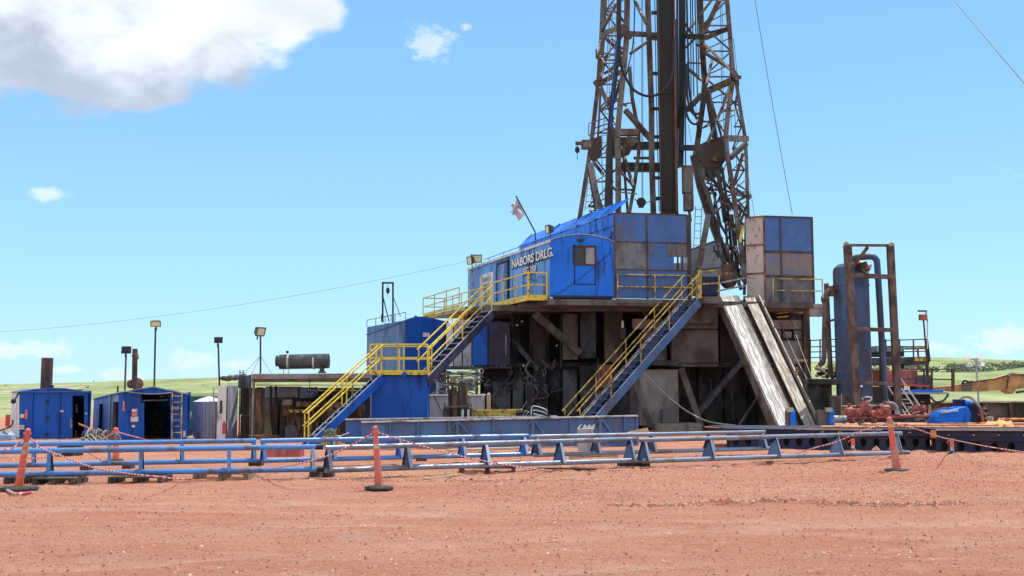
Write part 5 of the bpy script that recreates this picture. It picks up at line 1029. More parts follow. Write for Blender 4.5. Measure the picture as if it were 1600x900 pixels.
MB().tube(W(210, 606, 42), W(211, 545, 42), .10, 14).build('pipe', 'rust', e2, True); MB().lathe(W(214, 600, 42.2), [(.10, -.12), (.24, -.06), (.24, .06), (.1, .12)], 16, V(.4, -1, 0).normalized()).build('turbo_housing', 'rust_red', e2, True); MB().ball(W(205, 600, 42.1), .17, 12).build('elbow', 'rust_red', e2, True); MB().tube(W(208, 558, 42), W(215, 556, 42), .13, 14).build('flange', 'rust', e2)
def lamp_pole(px, ytop, ybot, Yd, aim, label, lit, w_=.36, h_=.26, top_px=None):
    t = T('lamp_post', label, 'lamp post', tuple(W(px, ybot, Yd)), FG); p1_ = W(top_px or px, ytop, Yd)
    MB().tube(W(px, ybot, Yd), p1_, .035, 8).build('pole', 'dark_brown', t, True); flood(p1_ + Zv * .15, aim, w_, h_, '', t, .2, lit); return t
lamp_pole(195, 553, 610, 41, (-.2, .9, -.2), 'short lamp post with dark lamp beside the thin rusty exhaust', False, top_px=197)
lamp_pole(241, 512, 604, 41, (.15, -.95, -.35), 'tall lamp post with lit yellow lamp above the gabled blue shed', True, .38, .22, 243)
lamp_pole(343, 537, 606, 44, (-.1, .9, -.1), 'lamp post with dark lamp behind the white cabinet', False, .34, .24, 341)
lp4 = lamp_pole(407, 524, 585, 43, (.75, -.62, -.35), 'guyed lamp post with tilted lamp on the generator house roof', True, .42, .36)
for x_ in (380, 425, 393): MB().path([W(407, 556, 43), W(x_, 585, 43)], .008, 4).build('guy', 'cable', lp4)
# coil of hoses, board, small stuff between the sheds
hc = T('hose_coil', 'heap of coiled grey hoses between the two blue sheds', 'hose', tuple(W(148, 690, 38.5)))
r9 = random.Random(9)
for i in range(11):
    c = W(134 + i * 3.2, 681 + abs(i - 5) * .6, 38.5 + .03 * i); rr_ = .24 + r9.uniform(-.04, .04); ti = r9.uniform(-.3, .3)
    MB().path([c + V(math.cos(t) * rr_ * .25 + ti * math.sin(t) * rr_, math.cos(t) * rr_ * .8, math.sin(t) * rr_) for t in [k * math.pi / 8 for k in range(17)]], .025, 6).build('hose_loop', 'hose_grey' if i % 2 else 'grime_brown', hc, True)
for i in range(6): MB().path(spline([W(120 + 8 * i, 692, 38.2), W(128 + 6 * i, 684 - 3 * (i % 3), 38.3), W(140 + 6 * i, 690, 38.1)]), .022, 5).build('hose_end', 'wood' if i % 2 else 'grey_paint', hc, True)
gbd = MB(); gbd.prism([W(x, y, 26.8) for x, y in ((170, 693), (173, 681), (180, 675), (187, 681), (190, 693))], V(0, .05, 0)); tag(gbd.build('board', 'grey_paint', None, bevel=.01), 'pale grey rounded board hung on the small orange delineator', 'board')
tag(MB().pbox(88, 692, 118, 722, 30, .0001 + .6).build('wooden_box', 'dark_brown', None, bevel=.02), 'dark brown box seen between the rails below the left shed', 'box')
tag(MB().pbox(410, 700, 470, 714, 27.5, .5).build('wooden_box', 'iron_red', None, bevel=.02), 'red brown box seen between the rails before the generator house', 'box')
gc = T('container', 'green steel container with white stripes behind the second shed', 'container', tuple(W(310, 692, 46)))
MB().pbox(288, 619, 342, 700, 46, 3).build('body', 'green_paint', gc, bevel=.02)
for x_ in (297, 303): MB().prism([W(x_ - 2, 654, 45.97), W(x_ + 1, 654, 45.97), W(x_ + 3, 643, 45.97), W(x_, 643, 45.97)], V(0, .02, 0)).build('stripe', 'white_paint', gc)
MB().pbar(288, 619, 342, 619, 45.95, 1.5).build('top_rail', 'pale_steel', gc); MB().ptube(298, 668, 298, 684, 39.5, 4).build('bottle', 'navy', gc, True)
ct = T('round_tank', 'grey corrugated tank with conical white roof left of the white cabinet', 'tank', tuple(W(323, 694, 42)))
cx = W(325, 694, 42); rt = .56
MB().add([cx + V(math.cos(t) * (rt + .012 * (k % 2)), math.sin(t) * (rt + .012 * (k % 2)), z) for z in (0, 1.63) for k, t in enumerate([2 * math.pi * i / 64 for i in range(64)])], [(i, (i + 1) % 64, 64 + (i + 1) % 64, 64 + i) for i in range(64)]).build('shell', 'corrugated', ct)
MB().lathe(cx + Zv * 1.62, [(rt + .03, 0), (rt * .5, .13), (.05, .2)], 24).build('roof', 'white_paint', ct, True); MB().pbar(334, 694, 334, 606, 41.4, 1.5).build('pipe', 'pale_steel', ct)
tag(MB().ball(W(297, 687, 39.5), .16, 9).build('bag', 'tan_sheet', None), 'small tan and red bundle on the ground right of the ladder shed', 'bag')
wc = T('cabinet', 'white steel cabinet with window slot and fire extinguisher', 'cabinet', tuple(W(348, 692, 40)))
MB().pbox(338, 603, 354, 694, 40, 1.6).build('body', 'white_paint', wc, bevel=.01); q = [W(354, 694, 40), W(370, 694, 41.5)]; MB().prism([q[0], q[1], q[1] + Zv * (694 - 603) / F * 40.8, q[0] + Zv * (694 - 602.5) / F * 40], V(-.3, .9, 0)).build('side_body', 'cool_grey', wc, bevel=.01)
MB().pbox(343, 626, 347, 646, 39.97, .03).build('window', 'dark_glass', wc); MB().ptube(350, 661, 350, 678, 39.85, 5.5).build('extinguisher', 'red_paint', wc, True); MB().ptube(350, 658, 350, 662, 39.85, 2).build('extinguisher_valve', 'black', wc); MB().pbox(348, 688, 371, 692, 39.9, .2).build('sill', 'grey_paint', wc)
MB().pbar(339, 650, 338, 650.5, 39.9, 3).build('latch', 'lamp_body', wc)

# ------------------------------------------------------------------ generator house
gh_ = T('generator_house', 'open fronted rusty generator house with flat roof and brown engine inside', 'generator house', tuple(W(480, 690, 41)))
def gp(name, x0, y0, x1, y1, Yd, dep, m, bev=.01): return MB().pbox(x0, y0, x1, y1, Yd, dep).build(name, m, gh_, bevel=bev)
MB().prism([W(393, 584, 40.5), W(606, 583, 41.5), W(606, 590.5, 41.5), W(393, 593, 40.5)], V(-.6, 4.0, 0)).build('roof', 'primer', gh_, bevel=.02); gp('roof_beam', 393, 592.5, 600, 597, 40.6, .15, 'rust')
MB().prism([W(372, 592, 42.2), W(392, 585, 40.5), W(392, 606, 40.5), W(372, 606, 42.2)], V(0, .08, 0)).build('end_header', 'grime_shade_blue', gh_)
gp('corner_post', 392, 593, 397, 690, 40.5, .15, 'primer'); gp('post', 389, 606, 391, 690, 40.9, .1, 'yellow_dull'); gp('post', 372, 600, 375, 690, 42, .1, 'black'); gp('post', 549, 594, 552, 640, 40.9, .1, 'primer'); gp('post', 577, 590, 581, 690, 41.4, .12, 'grey_paint'); gp('post', 598, 590, 602, 690, 41.4, .12, 'grime_brown')
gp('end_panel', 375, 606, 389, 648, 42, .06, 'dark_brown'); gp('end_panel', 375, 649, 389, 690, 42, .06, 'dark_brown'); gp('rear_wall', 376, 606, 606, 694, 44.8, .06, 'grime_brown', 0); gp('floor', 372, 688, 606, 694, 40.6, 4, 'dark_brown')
gp('inner_panel', 399, 605, 411, 678, 41.2, .06, 'brown_engine'); MB().prism([W(418, 620, 42), W(425, 680, 42), W(412, 684, 42), W(414, 650, 42)], V(0, .05, 0)).build('duct', 'tan_sheet', gh_); gp('inner_panel', 421, 632, 434, 680, 42.2, .5, 'dark_brown')
gp('grey_duct', 414, 604, 466, 621, 43.5, .8, 'corrugated'); gp('grey_duct', 468, 605, 488, 622, 43.2, .6, 'blue_shed_pale'); gp('header_pipe', 400, 601, 600, 602.5, 41.2, .06, 'pale_steel', 0); gp('header_pipe', 488, 609, 560, 611, 41.6, .06, 'yellow_dull', 0)
gp('engine_block', 440, 628, 532, 690, 42.6, 1.6, 'brown_engine', .04); gp('control_box', 441, 624, 456, 633, 42.2, .2, 'primer'); gp('manifold', 447, 640, 482, 645, 42.2, .3, 'yellow_dull', .02); gp('engine_head', 462, 627, 498, 636, 42.3, .4, 'brown_engine', .03)
gp('engine_block', 500, 632, 572, 690, 43, 1.3, 'brown_engine', .04); gp('hanger', 483, 594, 484.5, 620, 41.4, .04, 'black'); gp('radiator', 436, 650, 446, 688, 42.2, .5, 'black', .02)
for i in range(6): gp('gauge', 443 + (i % 3) * 4, 626 + (i // 3) * 3.5, 445.5 + (i % 3) * 4, 628.3 + (i // 3) * 3.5, 42.17, .03, 'grey_paint', 0)
for i in range(9):
    x_ = 448 + i * 9.5; MB().ptube(x_, 650 + (i % 3) * 4, x_, 672, 42.4, 5).build('cylinder', ('brown_engine', 'grime_brown')[i % 2], gh_, True)
    MB().path(spline([W(x_ - 3, 636 + (i % 4) * 3, 42.3), W(x_ + 3, 644, 42.2), W(x_ + 6, 655 + i % 3 * 5, 42.35)]), .035, 6).build('pipe', ('rust', 'grime_brown', 'grime_shade')[i % 3], gh_, True)
for x_ in (423, 431): MB().ptube(x_, 603, x_ + 1, 634, 42.3, 3.5).build('exhaust_pipe', 'black', gh_)
MB().lathe(W(455, 676, 42.3), [(.3, -.1), (.32, 0), (.3, .1)], 18, Yv).build('flywheel', 'grime_brown', gh_, True)
for i in range(12): MB().ball(W(489 + r9.uniform(-8, 10), 612 + r9.uniform(-5, 6), 42.6), .07, 6).build('fitting', r9.choice(['blue_shed_pale', 'blue', 'white_paint']), gh_)
for x_ in (375, 380): MB().pbar(x_ - 1, 690, x_, 578, 40.6, 1.2).build('ladder_rail', 'black', gh_)
for y_ in range(582, 690, 8): MB().pbar(374, y_, 380, y_, 40.6, 1).build('rung', 'black', gh_)
for i in range(10): MB().ball(W(350 + i * 3.4, 591 - i * .4 + (i % 3), 43), .16, 7, .6).build('roof_bundle', 'grime_brown', gh_)
si = T('silencer', 'black horizontal exhaust silencer with pale bands on the generator house roof', 'silencer', tuple(W(474, 585, 42)))
MB().tube(W(437, 565.5, 42), W(514, 564, 42), .285, 24).build('drum', 'silencer', si, True); MB().tube(W(433, 564, 42), W(438, 565, 42), .2, 20).build('end_cap', 'lamp_body', si, True); MB().tube(W(431.5, 564, 42), W(434, 564, 42), .215, 20).build('flange', 'grime_shade', si)
for x_ in (451, 491): MB().tube(W(x_ - 1.4, 565, 42), W(x_ + 1.4, 565, 42), .292, 24).build('band', 'pale_steel', si, True)
MB().lathe(W(503, 583, 42), [(.16, 0), (.15, .05), (.09, .09), (.11, .25)], 16).build('outlet', 'silencer', si, True)
for x_ in (443, 451): MB().pbar(x_, 574, x_, 585, 42, .9).build('leg', 'pale_steel', si)
MB().ball(W(449, 550, 42), .06, 8).build('valve', 'black', si)

# ------------------------------------------------------------------ blue tank house behind the landing
th_ = T('tank_house', 'large blue steel tank house with a pulley gantry on its roof behind the landing', 'building', tuple(W(640, 690, 52)))
f0, f1, f2 = W(571, 690, 57), W(632, 690, 50.5), W(692, 690, 52.2)
def wallq(p, q, zt0, zt1, m, name, n=1):
    for k in range(n):
        a_, b_ = p.lerp(q, k / n + .002), p.lerp(q, (k + 1) / n - .002); za, zb_ = zt0 + (zt1 - zt0) * k / n, zt0 + (zt1 - zt0) * (k + 1) / n
        MB().prism([a_, b_, V(b_.x, b_.y, zb_), V(a_.x, a_.y, za)], V(.02, .06, 0)).build(name, m, th_, bevel=.01)
z_ = lambda py, Yd: CAMZ + (HOR - py) / F * Yd * 1.0
zA, zB, zC = W(571, 511, 57).z, W(632, 500, 50.5).z, W(692, 502, 52.2).z
wallq(f0, f1, zA, zB, 'tank_blue', 'side_panel', 4)
archt = [W(632 + 60 * i / 10, 501 - 6.5 * math.sin(math.pi * (i / 10) ** .8), 50.5 + 1.7 * i / 10) for i in range(11)]
MB().prism([f1, f2] + archt[::-1], V(.02, .06, 0)).build('front_wall', 'blue_shed', th_, bevel=.01)
MB().prism(archt + [p - Zv * .05 for p in reversed(archt)], (f0 - f1)).build('roof', 'blue_shed', th_); MB().prism([f2, f2 + (f0 - f1), f2 + (f0 - f1) + Zv * 5, f2 + Zv * 5], V(.05, 0, 0)).build('rear_side', 'navy', th_)
railing(th_, [V(f0.x, f0.y, zA), V(f1.x, f1.y, zB)], .36, 'cool_grey', .018, spacing=1.7, mid=False)
for x_ in (598, 614): MB().pbar(x_, 504, x_, 442, 53, 2.6).build('gantry_post', 'black', th_)
MB().pbar(596.6, 442, 615.4, 442, 53, 2.6).build('gantry_beam', 'black', th_); MB().pbar(598, 462, 608, 503, 53, 1.6).build('gantry_stay', 'black', th_); MB().pbar(614, 463, 626, 495, 53, 1).build('gantry_stay', 'black', th_)
for x_ in (596, 611): MB().pbar(x_, 502, x_, 491, 53, 1.1).build('guard', 'black', th_)
MB().ptube(606, 444, 606, 464, 53, .7).build('chain', 'cable', th_); MB().lathe(W(606, 454, 53), [(.02, -.16), (.09, -.08), (.09, .08), (.02, .16)], 10).build('block', 'black', th_, True)
MB().pbox(598, 537, 602, 541, 53.0, .1).build('plate', 'grey_paint', th_); MB().pbox(661, 520, 671, 526, 51.1, .05).build('sign', 'sign_white', th_); MB().pbox(687, 501, 700, 560, 53, .6).build('duct', 'grime_shade', th_); MB().ball(W(650, 496, 51.5), .1).build('vent', 'black', th_)
# cabinets under the cabin
for (x0, x1, m_, lb) in ((697, 708, 'white_paint', 'narrow pale cabinet panel behind the top of the upper stairway'), (709, 722, 'grey_paint', 'pale grey cabinet behind the upper stairway, middle of three'), (723, 737, 'cool_grey', 'pale grey cabinet behind the upper stairway next to the blue box')):
    t = T('cabinet', lb, 'cabinet', tuple(W(x0, 576, 51)), 'cabinets behind the upper stairway'); MB().pbox(x0, 500 if x0 > 700 else 505, x1, 576, 51.2, 1.5).build('body', m_, t, bevel=.02); MB().pbar(x0 + 1, 536, x1 - 1, 533, 51.15, 1).build('cross_bar', 'grime_brown', t)
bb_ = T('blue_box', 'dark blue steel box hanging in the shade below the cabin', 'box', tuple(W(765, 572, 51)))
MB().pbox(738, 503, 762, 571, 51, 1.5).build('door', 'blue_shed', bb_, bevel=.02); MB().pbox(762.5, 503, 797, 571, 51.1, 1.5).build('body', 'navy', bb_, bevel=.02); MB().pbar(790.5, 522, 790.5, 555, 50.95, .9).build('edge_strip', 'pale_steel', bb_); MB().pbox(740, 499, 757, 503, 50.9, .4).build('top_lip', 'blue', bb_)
MB().pbox(690, 572, 800, 576, 50.9, 2.4).build('support_beam', 'grime_shade', bb_)
for x_ in (695, 745, 796): MB().pbar(x_, 576, x_, 680, 51.5, 4).build('support_post', 'grime_shade', bb_)
wb = T('container', 'long low white container behind the rusty pipe cluster', 'container', tuple(W(700, 685, 43)))
MB().pbox(650, 618, 662, 690, 43, 2.2).build('end_panel', 'cool_grey', wb, bevel=.015); MB().pbox(662.6, 618, 755, 690, 43, 2.2).build('body', 'cool_grey', wb, bevel=.015); MB().pbox(649, 616, 757, 618.4, 42.9, 2.4).build('lid', 'white_paint', wb, bevel=.01)
MB().pbar(678, 618, 692, 648, 42.9, 1).build('cable', 'black', wb); MB().pbar(731, 618, 740, 645, 42.9, 1).build('cable', 'black', wb); MB().ptube(684, 596, 684, 617, 43.5, 5).build('vent_pipe', 'grey_paint', wb, True)
cm = T('cable_heap', 'tangled heap of pale cables and steel over the white container', 'cables', tuple(W(705, 612, 44)))
for i in range(34):
    x_, y_ = r9.uniform(674, 745), r9.uniform(578, 614); Yc = 43.6 + r9.uniform(-.5, 1.2); p = [W(x_ + r9.uniform(-14, 14) + k * r9.uniform(-3, 8), y_ + r9.uniform(-5, 5) + k * 2 * r9.random(), Yc + r9.uniform(-.2, .2)) for k in range(4)]
    MB().path(spline(p), .02 + .02 * r9.random(), 5).build('cable', r9.choice(['hose_grey', 'grey_paint', 'grime_shade', 'grime_brown', 'cable']), cm, True)
MB().pbox(672, 582, 748, 585, 45, 1.5).build('tray', 'grime_brown', cm); MB().pbox(670, 598, 750, 601, 45.5, 1.5).build('tray', 'grime_shade', cm); MB().pbox(703, 588, 712, 598, 43.4, .3).build('junction_box', 'tan_sheet', cm, bevel=.02)
for x_ in (676, 700, 722, 744): MB().pbar(x_, 582, x_, 620, 45.2, 3).build('tray_leg', 'grime_shade', cm)
pc = T('pipe_cluster', 'bundle of rusty upright beams clamped in a brown frame', 'pipes', tuple(W(715, 655, 38)))
for (x_, y_, w_) in ((704, 608, 6), (711, 604, 7), (718, 600, 5), (724, 597, 6), (729, 598, 4), (707, 600, 4), (715, 612, 5)): MB().pbar(x_, 656, x_ - .5, y_, 38 + (x_ % 3) * .12, w_).build('beam', 'rust' if x_ % 2 else 'dark_brown', pc, bevel=.01)
MB().pbar(696, 636, 736, 634, 37.8, 2.5).build('clamp_bar', 'grime_brown', pc); MB().pbox(692, 638, 702, 656, 37.9, .4).build('frame_post', 'dark_brown', pc); MB().pbox(729, 638, 737, 656, 37.9, .4).build('frame_post', 'dark_brown', pc)
for x_ in (695, 732): MB().ptube(x_, 630, x_, 638, 37.9, 2).build('bolt', 'black', pc)
for x_ in (723, 732): MB().ptube(x_, 640, x_, 655, 37.7, 3.5).build('white_post', 'white_paint', pc)
po = [T('bollard', lb, 'post', tuple(W(x_, 655, 38)), 'posts behind the blue beam') for x_, lb in ((755, 'stained pale post, left of two behind the yellow skid'), (763.5, 'round brown post, right of two behind the yellow skid'))]
MB().pbar(754, 655, 755, 618, 38, 5).build('shaft', 'grey_paint', po[0], bevel=.02); MB().ptube(763.5, 655, 763.5, 617, 37.8, 6).build('shaft', 'tan_sheet', po[1], True); MB().ball(W(763.5, 617, 37.8), .07, 10).build('cap', 'pale_steel', po[1], True); MB().ball(W(755, 618, 38), .06, 8).build('cap', 'pale_steel', po[0])
ysk = T('skid', 'dirty yellow steel skid lying on the long blue beam', 'skid', tuple(W(775, 655, 38)))
MB().pbox(737, 641, 806, 655, 37.6, .9).build('body', 'yellow_dull', ysk, bevel=.02); MB().pbar(737, 641, 817, 640, 37.55, 2.2).build('top_flange', 'yellow_dull', ysk); MB().pbox(806, 643, 818, 655, 37.8, .6).build('end_block', 'black', ysk, bevel=.03)
wh_ = T('hose_reel', 'white bent tube frames and hoses beside the yellow skid', 'hose', tuple(W(840, 655, 37.5)))
for i in range(5): MB().path(spline([W(830, 650 - i * 1.4, 37.5 + .1 * i), W(832 + i, 635 + i * 3, 37.5), W(846, 637 + i * 3, 37.5), W(855, 642 + i * 2.4, 37.5), W(852, 650, 37.6)]), .022, 6).build('tube', 'white_paint' if i % 2 == 0 else 'black', wh_, True)
for i in range(5): MB().path(spline([W(815 + i * 2, 650, 37.6), W(819 + i * 2, 641 + i, 37.5), W(826, 648 - i, 37.6), W(832, 652, 37.5)]), .022, 6).build('hose', 'grey_paint' if i % 2 else 'black', wh_, True)
MB().pbar(815, 640, 823, 627, 37.6, .8).build('wand', 'hose_grey', wh_)
for x_ in (828, 857): MB().pbox(x_ - 3, 648, x_ + 3, 654, 37.4, .2).build('foot', 'grime_shade', wh_)

# ------------------------------------------------------------------ long blue box beam
def trough(label, x0, y0, x1, y1, Y0, Y1_, ribs, braces, m='blue_beam'):
    t = T('steel_trough', label, 'beam', tuple(W(x0, 705, Y0)), 'long blue beams behind the pipe racks'); a_, b_ = W(x0, y0, Y0), W(x1, y1, Y1_); u = (b_ - a_); dpt = V(0, 1.1, 0)
    za, zb_ = a_.z, b_.z
    n_ = len(ribs) + 1; xsn = [x0] + ribs + [x1]
    for xa, xb in zip(xsn, xsn[1:]):
        p = a_ + u * ((xa - x0) / (x1 - x0)); q = a_ + u * ((xb - x0) / (x1 - x0)); MB().prism([V(p.x, p.y, .06), V(q.x, q.y, .06), q - Zv * .04, p - Zv * .04], V(0, .03, 0)).build('web_panel', m, t)
        MB().bar(V(q.x, q.y - .03, .06), q + V(0, -.03, -.03), .07, .1).build('rib', m, t)
    MB().bar(a_ + V(0, -.06, -.02), b_ + V(0, -.06, -.02), .17, .05).build('top_flange', 'worn_edge', t, bevel=.008); MB().bar(a_ + V(0, .04, -.045), b_ + V(0, .04, -.045), .2, .03).build('top_plate', m, t)
    MB().bar(V(a_.x, a_.y - .05, .06), V(b_.x, b_.y - .05, .06), .2, .08).build('bottom_flange', m, t); MB().bar(V(a_.x, a_.y + 1, .4), V(b_.x, b_.y + 1, .4), .05, za - .5).build('rear_web', m, t)
    for xc in braces:
        c = a_ + u * ((xc - x0) / (x1 - x0))
        for s_ in (-1, 1): MB().bar(c + V(s_ * .03, -.05, -.06), V(c.x + s_ * .52, c.y - .05, .22), .06, .07).build('brace', m, t)
        MB().bar(c + V(0, -.06, -.05), V(c.x, c.y - .06, .1), .1, .08).build('brace_post', m, t)
    return t
trough('long blue steel beam with ribs and V braces behind the middle of the racks', 565, 658.5, 995, 648.5, 33.6, 35.5, [608, 650, 697, 765, 887, 975], [710, 827, 935])
trough('darker blue beam behind the left end of the long ribbed beam', 540, 654.5, 870, 649.5, 36.5, 37.6, [566, 620, 700, 780], [], 'blue_worn')
for (px, py, lb) in ((627, 682, 'hidden'),): pass
tb = T('material_box', 'small white box heaped with scrap before the long blue beam', 'box', tuple(W(915, 690, 31))); MB().pbox(904, 670, 928, 705, 31, .5).build('box', 'grey_paint', tb, bevel=.01)
for i in range(10): MB().bar(W(903 + i * 2.6, 671, 31.2), W(908 + i * 2.2, 664 + (i % 3) * 2, 31.3), .05, .03).build('scrap', r9.choice(['pale_steel', 'black', 'grey_paint']), tb)
tag(MB().prism([W(972, 679, 33), W(1016, 681, 33), W(1012, 668, 33.1), W(985, 674, 33.1)], V(0, .04, 0)).build('sheet', 'tan_sheet', None), 'tan sheet leaning at the right end of the long blue beam', 'sheet')
fpt = T('flower_pot', 'white box with weeds beside the foot of the lower stairway', 'box', tuple(W(516, 690, 36))); MB().pbox(503, 681, 530, 697, 35.5, .4).build('box', 'tan_sheet', fpt, bevel=.01); mw = MB()
for i in range(60): mw.rock(W(516 + r9.gauss(0, 6), 676 + r9.gauss(0, 3.5), 35.6 + r9.gauss(0, .1)), r9.uniform(.02, .07), r9)
mw.build('weeds', 'shrub_leaf', fpt)
tag(MB().ptube(528, 683, 545, 676, 35, 1.5).build('pipe', 'white_paint', None), 'thin white pipe leaning beside the weedy box', 'pipe')
tag(MB().bar(W(558, 650, 37.3), W(556, 610, 37.3) , .05).build('pipe', 'pale_steel', None), 'thin upright pipe behind the end of the darker blue beam', 'pipe') if False else None

# ------------------------------------------------------------------ catwalk with navy beams
cw = T('catwalk', 'low navy steel catwalk with a row of holes along its side', 'catwalk', tuple(W(1300, 704, 33)))
def holed(p, q, z0, z1, n, zc, r_, m, parent, name='beam'):
    u = (q - p); mb = MB(); dirn = u.normalized()
    for i in range(n):
        a_ = p + u * (i / n); b_ = p + u * ((i + 1) / n); c = (a_ + b_) / 2
        def P_(v, z): return V(v.x, v.y, z)
        mids = (a_ + b_) / 2; zm = zc
        outer = [P_(b_, zm), P_(b_, z1), P_(c, z1), P_(a_, z1), P_(a_, zm), P_(a_, z0), P_(c, z0), P_(b_, z0)]
        inner = [P_(c, zm) + dirn * r_ * math.cos(k * math.pi / 4) + Zv * r_ * (1.15 if math.sin(k * math.pi / 4) > 0 else 1.4) * math.sin(k * math.pi / 4) for k in range(8)]
        back = [v + V(0, .05, 0) for v in inner]
        mb.add(outer + inner + back, [(k, (k + 1) % 8, 8 + (k + 1) % 8, 8 + k) for k in range(8)] + [(8 + k, 8 + (k + 1) % 8, 16 + (k + 1) % 8, 16 + k) for k in range(8)])
    return mb.build(name, m, parent)
c0, c1 = W(1140, 703, 33.4), W(1462, 704, 32.6); zt = .60
holed(V(c0.x, c0.y, 0), V(c1.x, c1.y, 0), .02, .44, 16, .25, .10, 'navy', cw, 'lower_web'); MB().bar(V(c0.x, c0.y - .03, .46), V(c1.x, c1.y - .03, .46), .12, .04).build('mid_flange', 'navy', cw)
MB().prism([V(c0.x, c0.y, .48), V(c1.x, c1.y, .48), V(c1.x, c1.y, zt), V(c0.x, c0.y, zt)], V(0, .03, 0)).build('upper_web', 'navy', cw); MB().bar(V(c0.x, c0.y - .03, .04), V(c1.x, c1.y - .03, .04), .16, .04).build('bottom_flange', 'navy', cw)
for i in range(12): p = V(c0.x, c0.y, 0).lerp(V(c1.x, c1.y, 0), (i + .5) / 12); MB().box(p + V(0, -.015, .54), (.12, .03, .045)).build('slot_plate', 'black' if i < 5 else 'grey_paint', cw)
mb = MB(); mb.prism([V(c0.x, c0.y - .05, zt), V(c1.x, c1.y - .05, zt), V(c1.x + 1, c1.y + 3.5, zt), V(c0.x, c0.y + 3.5, zt)], Zv * .03); mb.build('deck', 'navy', cw)
MB().prism([V(c0.x, c0.y + .4, .02), V(c1.x, c1.y + .4, .02), V(c1.x, c1.y + .4, zt - .01), V(c0.x, c0.y + .4, zt - .01)], V(0, .05, 0)).build('inner_web', 'black', cw)
cw2 = T('catwalk', 'nearer navy steel catwalk section running out of the picture at right', 'catwalk', tuple(W(1540, 706, 32)))
d0, d1 = W(1463, 706, 32.0), W(1700, 708, 31.4); d0 = V(d0.x, d0.y, 0); d1 = V(d1.x, d1.y, 0)
holed(d0, d1, .02, .34, 9, .17, .11, 'navy', cw2, 'lower_web'); MB().prism([d0 + Zv * .38, d1 + Zv * .38, d1 + Zv * .62, d0 + Zv * .62], V(0, .03, 0)).build('upper_web', 'navy', cw2); MB().bar(d0 + V(0, -.03, .36), d1 + V(0, -.03, .36), .14, .04).build('mid_flange', 'navy', cw2)
MB().bar(d0 + V(0, -.04, .64), d1 + V(0, -.04, .64), .2, .03).build('top_flange', 'tan_steel', cw2); MB().prism([d0 + V(0, .3, .02), d1 + V(0, .3, .02), d1 + V(0, .3, .6), d0 + V(0, .3, .6)], V(0, .05, 0)).build('inner_web', 'black', cw2)
MB().prism([d0 + V(0, 0, .645), d1 + V(0, 0, .645), d1 + V(0, 3, .645), d0 + V(0, 3, .645)], Zv * .02).build('deck', 'navy', cw2)
for i in range(6): p = d0.lerp(d1, (i + .5) / 6); MB().tube(p + V(0, -.04, .5), p + V(0, .0, .5), .025, 8).build('bolt', 'pale_steel', cw2)
MB().box(d0 + V(-.07, .0, .52), (.13, .12, .22)).build('end_bracket', 'orange_pipe', cw2)
tag(MB().bar(V(c0.x + 1.2, c0.y - .09, zt + .02), V(c1.x - 1.6, c1.y - .09, zt + .02), .06, .03).build('rail_strip', 'tan_steel', None), 'thin tan edge strip along the top of the navy catwalk', 'rail')
for i, (x0, x1, y0, y1, Yd, lb) in enumerate(((1283, 1620, 667, 667.5, 33.2, 'front'), (1345, 1560, 663.5, 664.5, 33.8, 'middle'), (1470, 1620, 662, 662, 34.3, 'rear'))):
    tag(MB().tube(W(x0, y0, Yd), W(x1, y1, Yd), .035, 10).build('orange_pipe', 'orange_pipe', None, True), f'{lb} orange pipe of those lying along the catwalk', 'pipe', 'orange pipes on the catwalk')
tag(MB().tube(W(1560, 655, 35), W(1640, 655, 35), .04, 10).build('orange_pipe', 'orange_pipe', None, True), 'far orange pipe lying right of the canvas bundle', 'pipe', 'orange pipes on the catwalk')
# red manifold
mf = T('valve_manifold', 'red iron valve manifold on the catwalk with long pink flow pipe', 'manifold', tuple(W(1370, 668, 34.6)))
def mt_(a_, b_, w_, Yd=34.6, m='iron_red', n=12): return MB().tube(W(*a_, Yd), W(*b_, Yd), w_ * Yd / F / 2, n).build('pipe', m, mf, True)
mt_((1368, 652), (1452, 650), 7); mt_((1320, 653.5), (1368, 653), 3); mt_((1316, 635), (1400, 634), 2.5, 35, 'tan_sheet'); mt_((1352, 634), (1394, 630.5), 3, 35.1, 'rust'); mt_((1425, 647), (1446, 642), 4, 34.9); mt_((1318, 640), (1318, 662), 4); mt_((1440, 650), (1455, 668), 2, 34.7, 'pale_steel')
mt_((1414, 645), (1435, 628), 1.6, 35.2, 'pale_steel')
for x_, y_, r_ in ((1327, 644, .16), (1340, 645, .15), (1352, 640, .2), (1362, 648, .14), (1383, 642, .2), (1373, 645, .13), (1351, 632, .12), (1331, 656, .11), (1345, 657, .11), (1388, 657, .12), (1430, 638, .11), (1442, 638, .11), (1365, 657, .1)):
    c = W(x_, y_, 34.7); MB().lathe(c, [(r_ * .6, -r_), (r_ * .95, -r_ * .8), (r_, 0), (r_ * .9, r_ * .7), (r_ * .5, r_)], 10).build('valve', 'iron_red', mf, True); MB().tube(c + V(0, -.05, 0), c + V(0, -r_ - .1, 0), r_ * .45, 10).build('flange', 'iron_red', mf, True)
    MB().tube(c + Zv * r_, c + Zv * (r_ + .1), .03, 8).build('stem', 'rust', mf); MB().lathe(c + Zv * (r_ + .1), [(.03, -.01), (.07, 0), (.03, .01)], 10).build('handwheel', 'rust_red', mf)
MB().path(spline([W(1376, 636, 34.9), W(1386, 632, 34.8), W(1394, 632, 34.7), W(1400, 638, 34.6), W(1402, 649, 34.5)]), .09, 10).build('elbow', 'grey_paint', mf, True); MB().tube(W(1303, 655, 34.5), W(1322, 655, 34.5), .12, 14).build('tank', 'grey_paint', mf, True)
